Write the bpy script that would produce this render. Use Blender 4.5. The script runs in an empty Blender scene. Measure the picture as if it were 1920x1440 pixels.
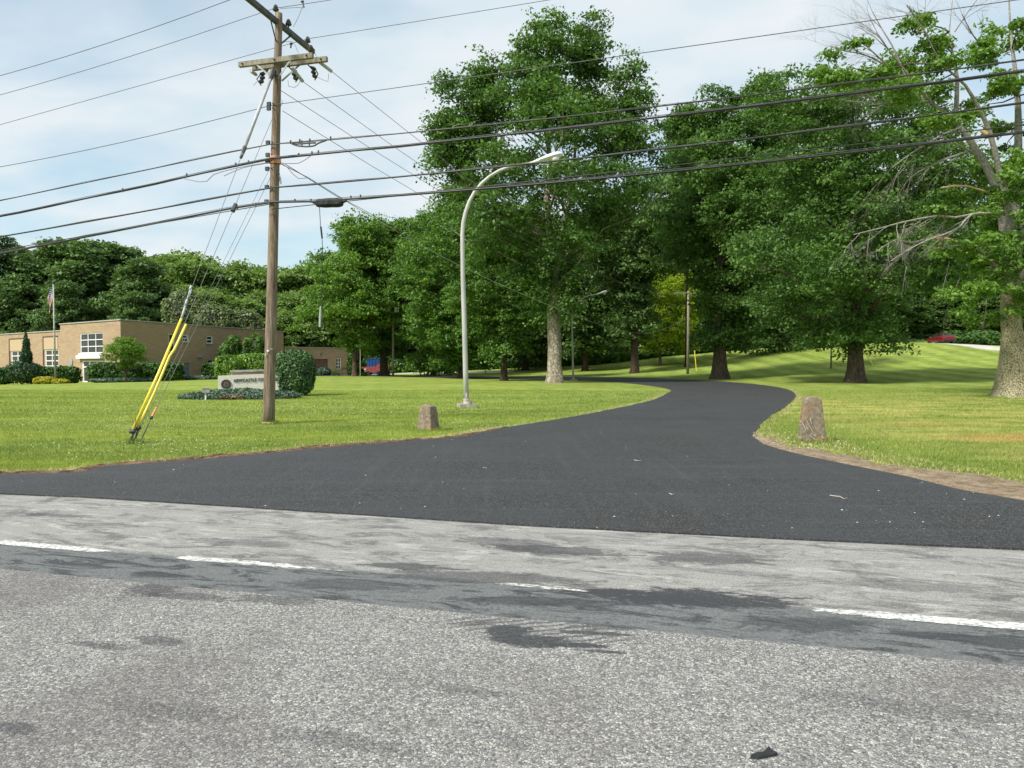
import bpy, bmesh, math, random
import numpy as np
from mathutils import Vector, Matrix
from mathutils import noise as mnoise
from mathutils.geometry import delaunay_2d_cdt
R = math.radians
sc = bpy.context.scene
COL = sc.collection
random.seed(7)
rng = np.random.default_rng(7)

# ------------------------------------------------------------------ camera, sky, sun, exposure
F, HZ, CAMH = 1420.0, 685.0, 1.55
PITCH = math.atan((720 - HZ) / F)
cd = bpy.data.cameras.new('camera')
cam = bpy.data.objects.new('camera', cd)
COL.objects.link(cam)
cam.location = (0, 0, CAMH)
cam.rotation_euler = (R(90) - PITCH, 0, 0)
cd.sensor_width = 36
cd.lens = F / 1920 * 36
cd.clip_start = .05
cd.clip_end = 3000
sc.camera = cam

SUN = Vector((-.64, -.50, .86)).normalized()
w = bpy.data.worlds.new('World')
sc.world = w
w.use_nodes = True
nt = w.node_tree
nt.nodes.clear()
wo = nt.nodes.new('ShaderNodeOutputWorld')
bg = nt.nodes.new('ShaderNodeBackground')
bg.inputs[1].default_value = .1
nt.links.new(bg.outputs[0], wo.inputs[0])
sky = nt.nodes.new('ShaderNodeTexSky')
sky.sky_type = 'NISHITA'
sky.sun_disc = False
sky.sun_elevation = math.asin(SUN.z)
sky.sun_rotation = math.atan2(SUN.x, SUN.y)
sky.air_density = 1.0
sky.dust_density = 1.2
tc = nt.nodes.new('ShaderNodeTexCoord')
sep = nt.nodes.new('ShaderNodeSeparateXYZ')
nt.links.new(tc.outputs['Generated'], sep.inputs[0])


def wmath(op, a, b=None):
    m = nt.nodes.new('ShaderNodeMath')
    m.operation = op
    for i, v in enumerate((a, b)):
        if v is None:
            continue
        if isinstance(v, (int, float)):
            m.inputs[i].default_value = v
        else:
            nt.links.new(v, m.inputs[i])
    return m.outputs[0]


den = wmath('ADD', wmath('MAXIMUM', sep.outputs[2], 0.0), .22)
cx = wmath('DIVIDE', sep.outputs[0], den)
cy = wmath('DIVIDE', sep.outputs[1], den)
comb = nt.nodes.new('ShaderNodeCombineXYZ')
nt.links.new(cx, comb.inputs[0])
nt.links.new(cy, comb.inputs[1])
cn = nt.nodes.new('ShaderNodeTexNoise')
cn.inputs['Scale'].default_value = 1.25
cn.inputs['Detail'].default_value = 7
cn.inputs['Roughness'].default_value = .52
cn.inputs['Distortion'].default_value = .35
mp = nt.nodes.new('ShaderNodeMapping')
mp.inputs['Location'].default_value = (3.1, 1.7, 0)
mp.inputs['Scale'].default_value = (1, 1.35, 1)
mp.inputs['Rotation'].default_value = (0, 0, .35)
nt.links.new(comb.outputs[0], mp.inputs[0])
nt.links.new(mp.outputs[0], cn.inputs[0])
cr = nt.nodes.new('ShaderNodeValToRGB')
cr.color_ramp.elements[0].position = .34
cr.color_ramp.elements[0].color = (.45, .45, .45, 1)
cr.color_ramp.elements[1].position = .56
cr.color_ramp.elements[1].color = (.97, .97, .97, 1)
nt.links.new(cn.outputs[0], cr.inputs[0])
cn2 = nt.nodes.new('ShaderNodeTexNoise')
cn2.inputs['Scale'].default_value = 3.1
cn2.inputs['Detail'].default_value = 6
nt.links.new(mp.outputs[0], cn2.inputs[0])
cc = nt.nodes.new('ShaderNodeValToRGB')
cc.color_ramp.elements[0].position = .3
cc.color_ramp.elements[0].color = (3.55, 4.2, 4.6, 1)
cc.color_ramp.elements[1].position = .7
cc.color_ramp.elements[1].color = (4.55, 4.75, 4.9, 1)
nt.links.new(cn2.outputs[0], cc.inputs[0])
mx = nt.nodes.new('ShaderNodeMix')
mx.data_type = 'RGBA'
nt.links.new(cr.outputs[0], mx.inputs[0])
mg = nt.nodes.new('ShaderNodeMix')
mg.data_type = 'RGBA'
mg.blend_type = 'MULTIPLY'
mg.inputs[0].default_value = 1
mg.inputs[7].default_value = (.78, 1.02, .95, 1)
nt.links.new(sky.outputs[0], mg.inputs[6])
nt.links.new(mg.outputs[2], mx.inputs[6])
nt.links.new(cc.outputs[0], mx.inputs[7])
nt.links.new(mx.outputs[2], bg.inputs[0])

sl = bpy.data.lights.new('sun', 'SUN')
sl.energy = 3.0
sl.angle = R(9)
sl.color = (1, .95, .86)
so = bpy.data.objects.new('sun', sl)
COL.objects.link(so)
so.location = (-30, -20, 40)
so.rotation_euler = SUN.to_track_quat('Z', 'Y').to_euler()
sc.view_settings.view_transform = 'Standard'
sc.view_settings.look = 'None'
sc.view_settings.exposure = .95
sc.view_settings.gamma = 1
sc.view_settings.use_curve_mapping = False
sc.render.engine = 'CYCLES'
sc.cycles.max_bounces = 6
sc.cycles.transparent_max_bounces = 8

# ------------------------------------------------------------------ picture to place
CP, SP = math.cos(PITCH), math.sin(PITCH)


def rayd(px, py):
    a, b = (px - 960) / F, (720 - py) / F
    return Vector((a, CP + b * SP, -SP + b * CP))


def P(px, py, Y):
    d = rayd(px, py)
    d = d * (Y / d.y)
    return Vector((d.x, d.y, d.z + CAMH))


def zb(y, Y):
    return CAMH - (y - HZ) / F * Y


# ------------------------------------------------------------------ terrain (thin plate spline through surveyed spots)
surv = [(0, 722, 60), (0, 720, 92), (227, 716.5, 88), (355, 708.5, 106), (533, 705, 119), (655, 705, 130), (-300, 722, 92),
        (665, 706, 95), (720, 703, 100), (868, 709.5, 88), (945, 714, 75), (985, 693.5, 125), (1040, 718, 66),
        (1075, 714, 78), (1097, 696, 118), (1190, 700, 98), (1290, 700, 88), (1350, 711, 72), (1605, 717, 58),
        (1890, 746, 36.5), (1557, 690, 80), (1237, 686, 118), (1300, 675, 124), (1400, 664, 122), (1500, 653, 116),
        (1600, 645, 110), (1700, 639, 105), (1800, 647, 99), (1920, 656, 92), (2200, 665, 92), (1500, 680, 90), (1700, 690, 80),
        (1700, 665, 92), (1850, 692, 70), (1900, 722, 50), (2200, 722, 50), (950, 704.5, 106), (860, 703, 118), (780, 697, 130)]
ctl = []
for px, y, Y in surv:
    ctl.append(((px - 960) / F * Y, Y, zb(y, Y)))
for X, Y, z in [(30, 150, 5.6), (60, 150, 6.4), (80, 130, 6), (60, 110, 4.4), (0, 150, 1.5), (0, 190, 2), (40, 200, 6), (-60, 160, 0), (-120, 160, 0),
                (-100, 100, -.6), (-120, 60, -.3), (0, 320, 4), (150, 300, 8), (-200, 300, 1), (250, 100, 4), (-250, 50, 0), (300, 400, 8),
                (-300, 400, 2), (110, 60, 1), (90, 90, 3)]:
    ctl.append((X, Y, z))
for X in (-60, -30, 0, 30, 60, 120, -120):
    for Y in (-120, -40, 0, 14, 28):
        ctl.append((X, Y, 0))
for X, Y in [(-20, 45), (0, 45), (12, 45), (-35, 45), (-20, 60), (0, 55), (10, 60), (5, 70), (16, 60), (25, 40)]:
    ctl.append((X, Y, .02))
ctl = np.array(ctl)


def _U(r2):
    return np.where(r2 > 1e-9, .5 * r2 * np.log(np.maximum(r2, 1e-9)), 0.0)


n_ = len(ctl)
K_ = _U(((ctl[:, None, :2] - ctl[None, :, :2]) ** 2).sum(-1)) + np.eye(n_) * 60.0
P_ = np.concatenate([np.ones((n_, 1)), ctl[:, :2]], 1)
A_ = np.zeros((n_ + 3, n_ + 3))
A_[:n_, :n_] = K_
A_[:n_, n_:] = P_
A_[n_:, :n_] = P_.T
W_ = np.linalg.solve(A_, np.concatenate([ctl[:, 2], np.zeros(3)]))


def HH(X, Y):
    X = np.asarray(X, float)
    Y = np.asarray(Y, float)
    z = W_[n_] + W_[n_ + 1] * X + W_[n_ + 2] * Y
    for i in range(n_):
        z = z + W_[i] * _U((X - ctl[i, 0]) ** 2 + (Y - ctl[i, 1]) ** 2)
    t = np.clip((Y - 14) / 22, 0, 1)
    t = t * t * (3 - 2 * t)
    return np.clip(z, -2, 12) * t


def H(x, y):
    return float(HH(x, y))


def G(px, py):
    d = rayd(px, py)
    lo, y = 0, 1.0
    prev = 0.5
    while y < 400:
        t = y / d.y
        if CAMH + d.z * t < H(d.x * t, y):
            lo, hi = prev, y
            for _ in range(18):
                m = (lo + hi) / 2
                t = m / d.y
                if CAMH + d.z * t < H(d.x * t, m):
                    hi = m
                else:
                    lo = m
            t = hi / d.y
            return Vector((d.x * t, hi, H(d.x * t, hi)))
        prev = y
        y *= 1.03
    return Vector((d.x * y / d.y, y, H(d.x * y / d.y, y)))


def GY(px, Y):                       # a point on the ground at a given distance, in the direction of a column
    X = (px - 960) / F * Y
    return Vector((X, Y, H(X, Y)))


# ------------------------------------------------------------------ materials
MATS = {}


class NB:
    def __init__(s, name):
        s.m = bpy.data.materials.new(name)
        s.m.use_nodes = True
        s.t = s.m.node_tree
        s.t.nodes.clear()
        s.out = s.t.nodes.new('ShaderNodeOutputMaterial')
        s.b = s.t.nodes.new('ShaderNodeBsdfPrincipled')
        s.t.links.new(s.b.outputs[0], s.out.inputs[0])
        s.tc = s.t.nodes.new('ShaderNodeTexCoord')

    def put(s, sock, v):
        if v is None:
            return
        if hasattr(v, 'is_linked') or hasattr(v, 'links'):
            s.t.links.new(v, sock)
        elif isinstance(v, (int, float)):
            try:
                sock.default_value = v
            except TypeError:
                sock.default_value = (v, v, v, 1)[:len(sock.default_value)]
        else:
            v = tuple(v)
            n = len(sock.default_value)
            sock.default_value = v + (1,) if n == 4 and len(v) == 3 else v[:n]

    def co(s, kind='Object', scale=(1, 1, 1), rot=(0, 0, 0), loc=(0, 0, 0)):
        m = s.t.nodes.new('ShaderNodeMapping')
        m.inputs['Scale'].default_value = scale
        m.inputs['Rotation'].default_value = rot
        m.inputs['Location'].default_value = loc
        s.t.links.new(s.tc.outputs[kind], m.inputs[0])
        return m.outputs[0]

    def noise(s, vec, scale, detail=4, rough=.55, dist=0):
        n = s.t.nodes.new('ShaderNodeTexNoise')
        n.inputs['Scale'].default_value = scale
        n.inputs['Detail'].default_value = detail
        n.inputs['Roughness'].default_value = rough
        n.inputs['Distortion'].default_value = dist
        s.t.links.new(vec, n.inputs[0])
        return n.outputs[0]

    def vor(s, vec, scale, feature='F1', out='Color'):
        n = s.t.nodes.new('ShaderNodeTexVoronoi')
        n.feature = feature
        n.inputs['Scale'].default_value = scale
        s.t.links.new(vec, n.inputs['Vector'])
        return n.outputs[out]

    def ramp(s, fac, stops):
        n = s.t.nodes.new('ShaderNodeValToRGB')
        e = n.color_ramp.elements
        while len(e) < len(stops):
            e.new(.5)
        for i, (p, c) in enumerate(stops):
            if isinstance(c, (int, float)):
                c = (c, c, c)
            e[i].position = p
            e[i].color = tuple(c) + (1,)
        s.put(n.inputs[0], fac)
        return n.outputs[0]

    def mix(s, fac, a, b, mode='MIX'):
        n = s.t.nodes.new('ShaderNodeMix')
        n.data_type = 'RGBA'
        n.blend_type = mode
        n.clamp_factor = True
        s.put(n.inputs[0], fac)
        s.put(n.inputs[6], a)
        s.put(n.inputs[7], b)
        return n.outputs[2]

    def math(s, op, a, b=None, c=None, clamp=False):
        n = s.t.nodes.new('ShaderNodeMath')
        n.operation = op
        n.use_clamp = clamp
        s.put(n.inputs[0], a)
        s.put(n.inputs[1], b)
        s.put(n.inputs[2], c)
        return n.outputs[0]

    def xyz(s, vec):
        n = s.t.nodes.new('ShaderNodeSeparateXYZ')
        s.t.links.new(vec, n.inputs[0])
        return n.outputs

    def smooth(s, v, lo, hi):
        n = s.t.nodes.new('ShaderNodeMapRange')
        n.interpolation_type = 'SMOOTHSTEP'
        s.put(n.inputs[0], v)
        n.inputs[1].default_value = lo
        n.inputs[2].default_value = hi
        return n.outputs[0]

    def bump(s, h, strength=.5, dist=.01):
        n = s.t.nodes.new('ShaderNodeBump')
        n.inputs['Strength'].default_value = strength
        n.inputs['Distance'].default_value = dist
        s.t.links.new(h, n.inputs['Height'])
        s.t.links.new(n.outputs[0], s.b.inputs['Normal'])

    def fin(s, col, rough=.8, spec=.3, metal=0):
        s.put(s.b.inputs['Base Color'], col)
        s.put(s.b.inputs['Roughness'], rough)
        s.b.inputs['Specular IOR Level'].default_value = spec
        s.b.inputs['Metallic'].default_value = metal
        return s.m


def mottled(name, a, b, scale=4, stretch=(1, 1, 1), rough=.8, spec=.3, metal=0, bump=0, bscale=None, lo=.35, hi=.65, bdist=.01):
    n = NB(name)
    v = n.co('Object', stretch)
    f = n.noise(v, scale, 6, .6)
    c = n.ramp(f, [(lo, a), (hi, b)])
    if bump:
        n.bump(n.noise(v, bscale or scale * 3, 5, .65), bump, bdist)
    return n.fin(c, rough, spec, metal)


def leafmat(name, dark, light, trans=.35, sat=1.0, scale=.5):
    n = NB(name)
    g = n.t.nodes.new('ShaderNodeNewGeometry')
    v = n.co('Object')
    f = n.noise(v, scale, 3, .5)
    r = g.outputs['Random Per Island']
    k = n.math('ADD', n.math('MULTIPLY', f, .9), n.math('MULTIPLY', r, .35))
    c = n.ramp(k, [(.30, dark), (.80, light)])
    n.fin(c, .55, .35)
    tr = n.t.nodes.new('ShaderNodeBsdfTranslucent')
    c2 = n.mix(1.0, c, (1.25, 1.35, .55), 'MULTIPLY')
    n.t.links.new(c2, tr.inputs[0])
    ms = n.t.nodes.new('ShaderNodeMixShader')
    ms.inputs[0].default_value = trans
    n.t.links.new(n.b.outputs[0], ms.inputs[1])
    n.t.links.new(tr.outputs[0], ms.inputs[2])
    n.t.links.new(ms.outputs[0], n.out.inputs[0])
    return n.m


def grass_colour(n, fac_island=None):
    p = n.co('Object')
    x, y, z = n.xyz(p)
    big = n.noise(p, .12, 4)
    med = n.noise(p, .9, 5, .6)
    fine = n.noise(p, 22, 5, .7)
    k = n.math('ADD', n.math('MULTIPLY', big, .35), n.math('ADD', n.math('MULTIPLY', med, .4), n.math('MULTIPLY', fine, .32)))
    if fac_island is not None:
        k = n.math('ADD', n.math('MULTIPLY', k, .75), n.math('MULTIPLY', fac_island, .26))
    c = n.ramp(k, [(.32, (.100, .165, .032)), (.45, (.205, .285, .055)), (.58, (.325, .40, .088)), (.76, (.52, .52, .20))])
    # mowing bands
    sr = n.math('ADD', n.math('ADD', n.math('MULTIPLY', x, .97), n.math('MULTIPLY', y, -.12)), n.math('MULTIPLY', med, 1.1))
    wv = n.math('SINE', n.math('MULTIPLY', sr, 2.1))
    right = n.smooth(x, 10, 24)
    far = n.smooth(y, 42, 60)
    c = n.mix(n.math('MULTIPLY', n.smooth(wv, -.3, .6), n.math('MULTIPLY', n.math('MULTIPLY', right, far), .30)), c, (.32, .45, .07))
    stripe = n.ramp(n.smooth(wv, -.5, .5), [(0, .88), (1, 1.06)])
    c = n.mix(n.math('MULTIPLY', right, far), c, n.mix(1.0, c, stripe, 'MULTIPLY'))
    wv2 = n.math('SINE', n.math('ADD', n.math('MULTIPLY', y, 1.15), n.math('MULTIPLY', med, 2.5)))
    left = n.smooth(x, 6, -2)
    c = n.mix(n.math('MULTIPLY', n.smooth(wv2, -.4, .8), n.math('MULTIPLY', left, .34)), c, (.40, .48, .07))
    # straw-coloured thin areas on the right lawn
    pn = n.noise(n.co('Object', (.35, 1.1, 1), (0, 0, -.25)), 1.0, 5, .62)
    zone = n.math('MULTIPLY', n.smooth(x, 6.5, 10), n.smooth(y, 46, 30))
    c = n.mix(n.math('MULTIPLY', n.math('MULTIPLY', n.smooth(pn, .42, .62), zone), .85), c, (.56, .51, .17))

    def blob(cx_, cy_, rx, ry, lo, hi):
        a = n.math('DIVIDE', n.math('SUBTRACT', x, cx_), rx)
        b = n.math('DIVIDE', n.math('SUBTRACT', y, cy_), ry)
        d = n.math('SQRT', n.math('ADD', n.math('MULTIPLY', a, a), n.math('MULTIPLY', b, b)))
        d = n.math('ADD', d, n.math('MULTIPLY', n.math('SUBTRACT', pn, .5), 1.6))
        return n.smooth(d, hi, lo)
    g1 = G(1850, 822)
    g2 = G(1740, 800)
    f1 = n.math('MAXIMUM', blob(g1.x + .8, g1.y, 2.3, 1.35, .3, 1.1), n.math('MULTIPLY', blob(g2.x, g2.y + .9, 1.5, .8, .2, 1.1), .7))
    c = n.mix(n.math('MULTIPLY', f1, n.smooth(fine, .36, .6)), c, (.60, .39, .15))
    return c, fine


def make_mats():
    M = MATS
    n = NB('lawn')
    c, fine = grass_colour(n)
    c = n.mix(1.0, c, n.ramp(n.noise(n.co('Object', (.6, 2.2, 1)), 1.4, 6, .7), [(.35, .50), (.65, 1.0)]), 'MULTIPLY')
    # mottled darkening above paints in the shade blades throw on the turf
    n.bump(n.noise(n.co('Object'), 30, 5, .8), .9, .05)
    M['lawn'] = n.fin(c, 1, .08)
    M['mud'] = mottled('dark_scraped_earth', (.045, .028, .018), (.20, .13, .085), 6, bump=.8, rough=1, spec=.05, bdist=.03)
    n = NB('grass_blades')
    g = n.t.nodes.new('ShaderNodeNewGeometry')
    c, fine = grass_colour(n, g.outputs['Random Per Island'])
    n.fin(c, .8, .15)
    tr = n.t.nodes.new('ShaderNodeBsdfTranslucent')
    n.t.links.new(c, tr.inputs[0])
    ms = n.t.nodes.new('ShaderNodeMixShader')
    ms.inputs[0].default_value = .4
    n.t.links.new(n.b.outputs[0], ms.inputs[1])
    n.t.links.new(tr.outputs[0], ms.inputs[2])
    n.t.links.new(ms.outputs[0], n.out.inputs[0])
    M['blades'] = n.m
    n = NB('straw')
    g = n.t.nodes.new('ShaderNodeNewGeometry')
    c = n.ramp(g.outputs['Random Per Island'], [(0, (.30, .22, .11)), (.5, (.52, .43, .24)), (1, (.66, .60, .38))])
    M['straw'] = n.fin(c, .9, .1)
    M['twig'] = mottled('pale_twig', (.38, .34, .27), (.55, .50, .42), 40)
    n = NB('dirt')
    v = n.co('Object')
    f = n.noise(v, 4, 8, .8)
    g = n.noise(v, 45, 5, .8)
    k = n.math('ADD', n.math('MULTIPLY', f, .55), n.math('MULTIPLY', g, .45))
    c = n.ramp(k, [(.30, (.07, .048, .03)), (.43, (.18, .13, .085)), (.54, (.34, .27, .185)), (.68, (.50, .43, .31))])
    n.bump(k, 1, .05)
    M['dirt'] = n.fin(c, 1, .05)
    # old road, with its bands and smudges measured across the road
    M['road'] = road_mat()
    n = NB('new_asphalt')
    v = n.co('Object')
    st = n.vor(v, 95)
    sx, sy, sz = n.xyz(st)
    fine = n.noise(v, 150, 3, .7)
    big = n.noise(v, .5, 4, .6)
    c = n.ramp(sx, [(0, .010), (.5, .022), (.85, .046), (1, .13)])
    c = n.mix(n.math('MULTIPLY', n.smooth(big, .35, .7), .6), c, (.040, .043, .049))
    arc = n.noise(n.co('Object', (5.5, .25, 1), (0, 0, .30)), 1.0, 3, .6)
    c = n.mix(n.math('MULTIPLY', n.smooth(arc, .52, .75), .20), c, (.080, .081, .086))
    arc2 = n.noise(n.co('Object', (.22, 4.5, 1), (0, 0, .28)), 1.0, 5, .6)
    c = n.mix(n.math('MULTIPLY', n.math('MULTIPLY', n.smooth(arc2, .50, .70), n.smooth(n.xyz(v)[1], 16, 11)), .25), c, (.075, .076, .08))
    speck = n.vor(v, 9, 'F1', 'Distance')
    c = n.mix(n.smooth(speck, .016, .010), c, (.22, .21, .19))
    n.bump(n.vor(v, 95, 'F1', 'Distance'), .6, .006)
    M['asphalt'] = n.fin(c, n.ramp(fine, [(.3, .62), (.7, .82)]), .42)
    M['lane'] = mottled('pale_gravel_lane', (.40, .38, .33), (.55, .53, .48), 1.5, rough=.9)
    # paint
    n = NB('worn_white_paint')
    v = n.co('Object')
    x, y, z = n.xyz(v)
    f = n.noise(n.co('Object', (5.5, 26, 1), (0, 0, .20)), 1.5, 8, .78)
    edge = n.math('ABSOLUTE', y)
    keep = n.math('ADD', f, n.math('MULTIPLY', edge, -2.6))
    # how much of the line survives along its length
    surv_ = n.ramp(n.math('DIVIDE', n.math('ADD', x, 6.0), 12.0), PAINT_STOPS)
    a = n.smooth(n.math('ADD', keep, n.math('MULTIPLY', n.math('SUBTRACT', surv_, .62), .70)), .38, .46)
    tr = n.t.nodes.new('ShaderNodeBsdfTransparent')
    ms = n.t.nodes.new('ShaderNodeMixShader')
    n.fin(n.ramp(n.noise(v, 40, 4), [(.35, (.28, .28, .27)), (.55, (.62, .62, .59))]), .7, .3)
    n.t.links.new(a, ms.inputs[0])
    n.t.links.new(tr.outputs[0], ms.inputs[1])
    n.t.links.new(n.b.outputs[0], ms.inputs[2])
    n.t.links.new(ms.outputs[0], n.out.inputs[0])
    M['paint'] = n.m
    # wood, bark
    n = NB('weathered_pole_wood')
    v = n.co('Object', (1, 1, .06))
    f = n.noise(v, 26, 6, .7)
    c = n.ramp(f, [(.32, (.075, .052, .036)), (.5, (.19, .14, .10)), (.68, (.34, .28, .215))])
    big = n.noise(n.co('Object', (1, 1, .4)), 2.2, 4)
    c = n.mix(n.math('MULTIPLY', n.smooth(big, .45, .7), .45), c, (.27, .235, .19))
    n.bump(f, .8, .012)
    M['pole'] = n.fin(c, .9, .15)
    M['arm'] = mottled('crossarm_wood', (.16, .14, .10), (.31, .28, .22), 9, (1, 1, .3), .85, bump=.4)
    M['bark'] = bark('grey_brown_bark', (.045, .034, .024), (.135, .105, .075), (.18, .15, .11))
    M['bark_dark'] = bark('dark_bark', (.030, .024, .018), (.09, .066, .046), (.12, .095, .07))  # darker bark tones
    M['bark_pale'] = bark('pale_lichen_bark', (.085, .068, .042), (.19, .155, .095), (.44, .41, .26), .50, 19)
    M['bark_flaky'] = bark('flaky_tan_bark', (.12, .098, .072), (.27, .225, .17), (.44, .41, .32), .54)
    M['dead'] = mottled('dead_grey_wood', (.14, .128, .108), (.34, .32, .28), 12, (1, 1, 1), .9)
    M['raw'] = mottled('torn_pale_wood', (.45, .27, .12), (.66, .48, .27), 12)
    # leaves
    M['oak'] = leafmat('oak_leaf', (.020, .054, .015), (.130, .245, .052), .34)
    M['oak_b'] = leafmat('oak_leaf_lighter', (.034, .088, .016), (.185, .32, .055), .38)
    M['maple'] = leafmat('maple_leaf', (.026, .068, .015), (.145, .27, .048), .36)
    M['deep'] = leafmat('deep_green_leaf', (.022, .058, .018), (.115, .205, .048), .28)
    M['wood_dark'] = leafmat('woodland_leaf_dark', (.034, .078, .028), (.13, .22, .062), .3, scale=.2)
    M['wood_light'] = leafmat('woodland_leaf_light', (.065, .125, .036), (.22, .33, .085), .35, scale=.2)
    M['yellow'] = leafmat('yellow_green_leaf', (.07, .14, .012), (.36, .46, .03), .5)
    M['fresh'] = leafmat('fresh_green_leaf', (.055, .13, .014), (.16, .29, .03), .4)
    M['hedge'] = leafmat('hedge_leaf', (.018, .055, .013), (.070, .155, .024), .2, scale=1.2)
    M['hedge_l'] = leafmat('bright_hedge_leaf', (.045, .115, .012), (.19, .33, .035), .25, scale=1.2)
    M['yew'] = leafmat('yew_leaf', (.014, .044, .015), (.085, .17, .05), .15, scale=1.2)
    M['gold'] = leafmat('golden_leaf', (.24, .24, .012), (.50, .45, .03), .3, scale=1.2)
    M['juniper'] = leafmat('juniper_spray', (.028, .072, .048), (.125, .20, .135), .15, scale=2.2)
    M['juniper_brown'] = leafmat('dead_juniper', (.09, .06, .035), (.20, .16, .11), .15, scale=2.2)
    M['spruce'] = leafmat('spruce_spray', (.015, .05, .022), (.06, .12, .055), .15, scale=1)
    M['blossom'] = leafmat('cream_blossom', (.045, .095, .028), (.20, .26, .10), .3, scale=.8)
    M['core'] = mottled('shaded_core', (.012, .018, .008), (.03, .035, .015), 9)
    # masonry, metal, glass
    n = NB('tan_brick')
    br = n.t.nodes.new('ShaderNodeTexBrick')
    br.inputs['Scale'].default_value = 1
    br.inputs['Brick Width'].default_value = .21
    br.inputs['Row Height'].default_value = .075
    br.inputs['Mortar Size'].default_value = .009
    br.inputs['Color1'].default_value = (.40, .28, .175, 1)
    br.inputs['Color2'].default_value = (.28, .19, .12, 1)
    br.inputs['Mortar'].default_value = (.36, .30, .22, 1)
    u = n.t.nodes.new('ShaderNodeCombineXYZ')
    x, y, z = n.xyz(n.co('Object'))
    n.put(u.inputs[0], n.math('ADD', x, y))
    n.put(u.inputs[1], z)
    n.t.links.new(u.outputs[0], br.inputs[0])
    c = n.mix(.35, br.outputs[0], n.ramp(n.noise(n.co('Object', (.5, .5, 2.2)), 1.4, 7, .75), [(.3, (.27, .18, .115)), (.5, (.40, .28, .18)), (.68, (.55, .42, .28))]))
    c = n.mix(n.math('MULTIPLY', n.smooth(n.noise(n.co('Object', (1.2, 1.2, 13)), 1.2, 3, .6), .62, .72), .5), c, (.60, .46, .30))
    M['brick'] = n.fin(c, .9, .15)
    M['cap'] = mottled('metal_coping', (.30, .29, .27), (.45, .44, .41), 3)
    M['white'] = mottled('white_frame_paint', (.62, .63, .62), (.78, .78, .76), 5)
    M['white2'] = mottled('pale_plastic', (.60, .62, .64), (.75, .76, .78), 9)
    n = NB('dark_window_glass')
    M['glass'] = n.fin(n.ramp(n.noise(n.co('Object'), .9, 4), [(.35, (.010, .011, .011)), (.7, (.05, .042, .036))]), .12, .35)
    M['bluedoor'] = mottled('blue_grey_door', (.13, .16, .21), (.17, .20, .26), 3)
    M['garage'] = mottled('dull_red_door', (.12, .065, .06), (.16, .09, .08), 3)
    M['concrete'] = mottled('concrete', (.24, .22, .19), (.45, .42, .37), 9, bump=.4)
    M['granite'] = mottled('sign_stone', (.60, .55, .47), (.85, .82, .74), 22, bump=.3, bdist=.004)
    n = NB('marker_stone')
    v = n.co('Object')
    f = n.noise(v, 11, 7, .72)
    c = n.ramp(f, [(.32, (.11, .088, .063)), (.5, (.215, .172, .125)), (.68, (.31, .265, .20))])
    r_ = n.noise(v, 3.1, 4)
    c = n.mix(n.math('MULTIPLY', n.smooth(r_, .52, .66), .6), c, (.33, .18, .085))
    n.bump(n.noise(v, 26, 6, .7), .6, .010)
    M['stone'] = n.fin(c, .95, .1)
    M['lamp'] = mottled('lamp_post_paint', (.36, .355, .33), (.49, .485, .455), 2, (1, 1, .3), .5, .4)
    M['lamphead'] = mottled('lamp_head_casting', (.62, .62, .61), (.74, .74, .73), 5, rough=.4)
    n = NB('lamp_lens')
    M['lens'] = n.fin((.78, .77, .70), .2, .5)
    M['cable'] = mottled('black_cable_sheath', (.009, .009, .010), (.028, .028, .030), 4, rough=.45, spec=.5)
    M['wire'] = mottled('weathered_wire', (.07, .075, .08), (.13, .13, .14), 3, rough=.5)
    M['steel'] = mottled('galvanised_steel', (.27, .28, .29), (.42, .43, .44), 5, rough=.45, metal=.3)
    M['dsteel'] = mottled('dark_steel', (.035, .038, .04), (.08, .085, .09), 5, rough=.5)
    M['porc'] = mottled('dark_porcelain', (.022, .02, .022), (.045, .04, .04), 5, rough=.25, spec=.6)
    M['guyrod'] = mottled('grey_fibreglass', (.36, .37, .38), (.48, .49, .50), 5, rough=.4)
    M['yellowp'] = mottled('yellow_guard_plastic', (.72, .56, .03), (.86, .72, .10), 3, (1, 1, .5), .35, .5)
    M['orange'] = mottled('faded_orange_tape', (.62, .20, .09), (.75, .36, .20), 20)
    M['blackp'] = mottled('black_rubber', (.010, .010, .011), (.025, .025, .028), 9, rough=.5)
    M['letter'] = mottled('dark_bronze_letters', (.03, .03, .024), (.06, .055, .045), 30, rough=.5)
    M['seal'] = mottled('bronze_seal', (.045, .035, .03), (.13, .10, .085), 30, rough=.4)
    M['signbrick'] = mottled('sign_brick', (.40, .29, .18), (.54, .41, .27), 14, (1, 1, 3))
    M['red'] = mottled('flag_red', (.45, .03, .04), (.5, .05, .06), 5)
    M['blue'] = mottled('flag_blue', (.02, .03, .12), (.03, .05, .16), 5)
    M['carred'] = mottled('red_car_paint', (.11, .008, .012), (.14, .010, .014), 3, rough=.3, spec=.5)
    M['dumpred'] = mottled('faded_red_steel', (.20, .04, .04), (.32, .07, .065), 3, rough=.6)
    M['dumpblue'] = mottled('blue_steel', (.010, .045, .17), (.015, .07, .25), 2, rough=.6)
    M['tail'] = mottled('tail_lens', (.3, .015, .015), (.35, .03, .02), 3, rough=.2)
    M['chalk'] = mottled('white_scrape', (.38, .35, .29), (.60, .56, .49), 40)
    M['clover'] = mottled('clover_white', (.60, .62, .50), (.80, .82, .72), 40)
    M['pebble'] = mottled('pale_grit', (.25, .23, .2), (.6, .58, .52), 7)


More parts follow.
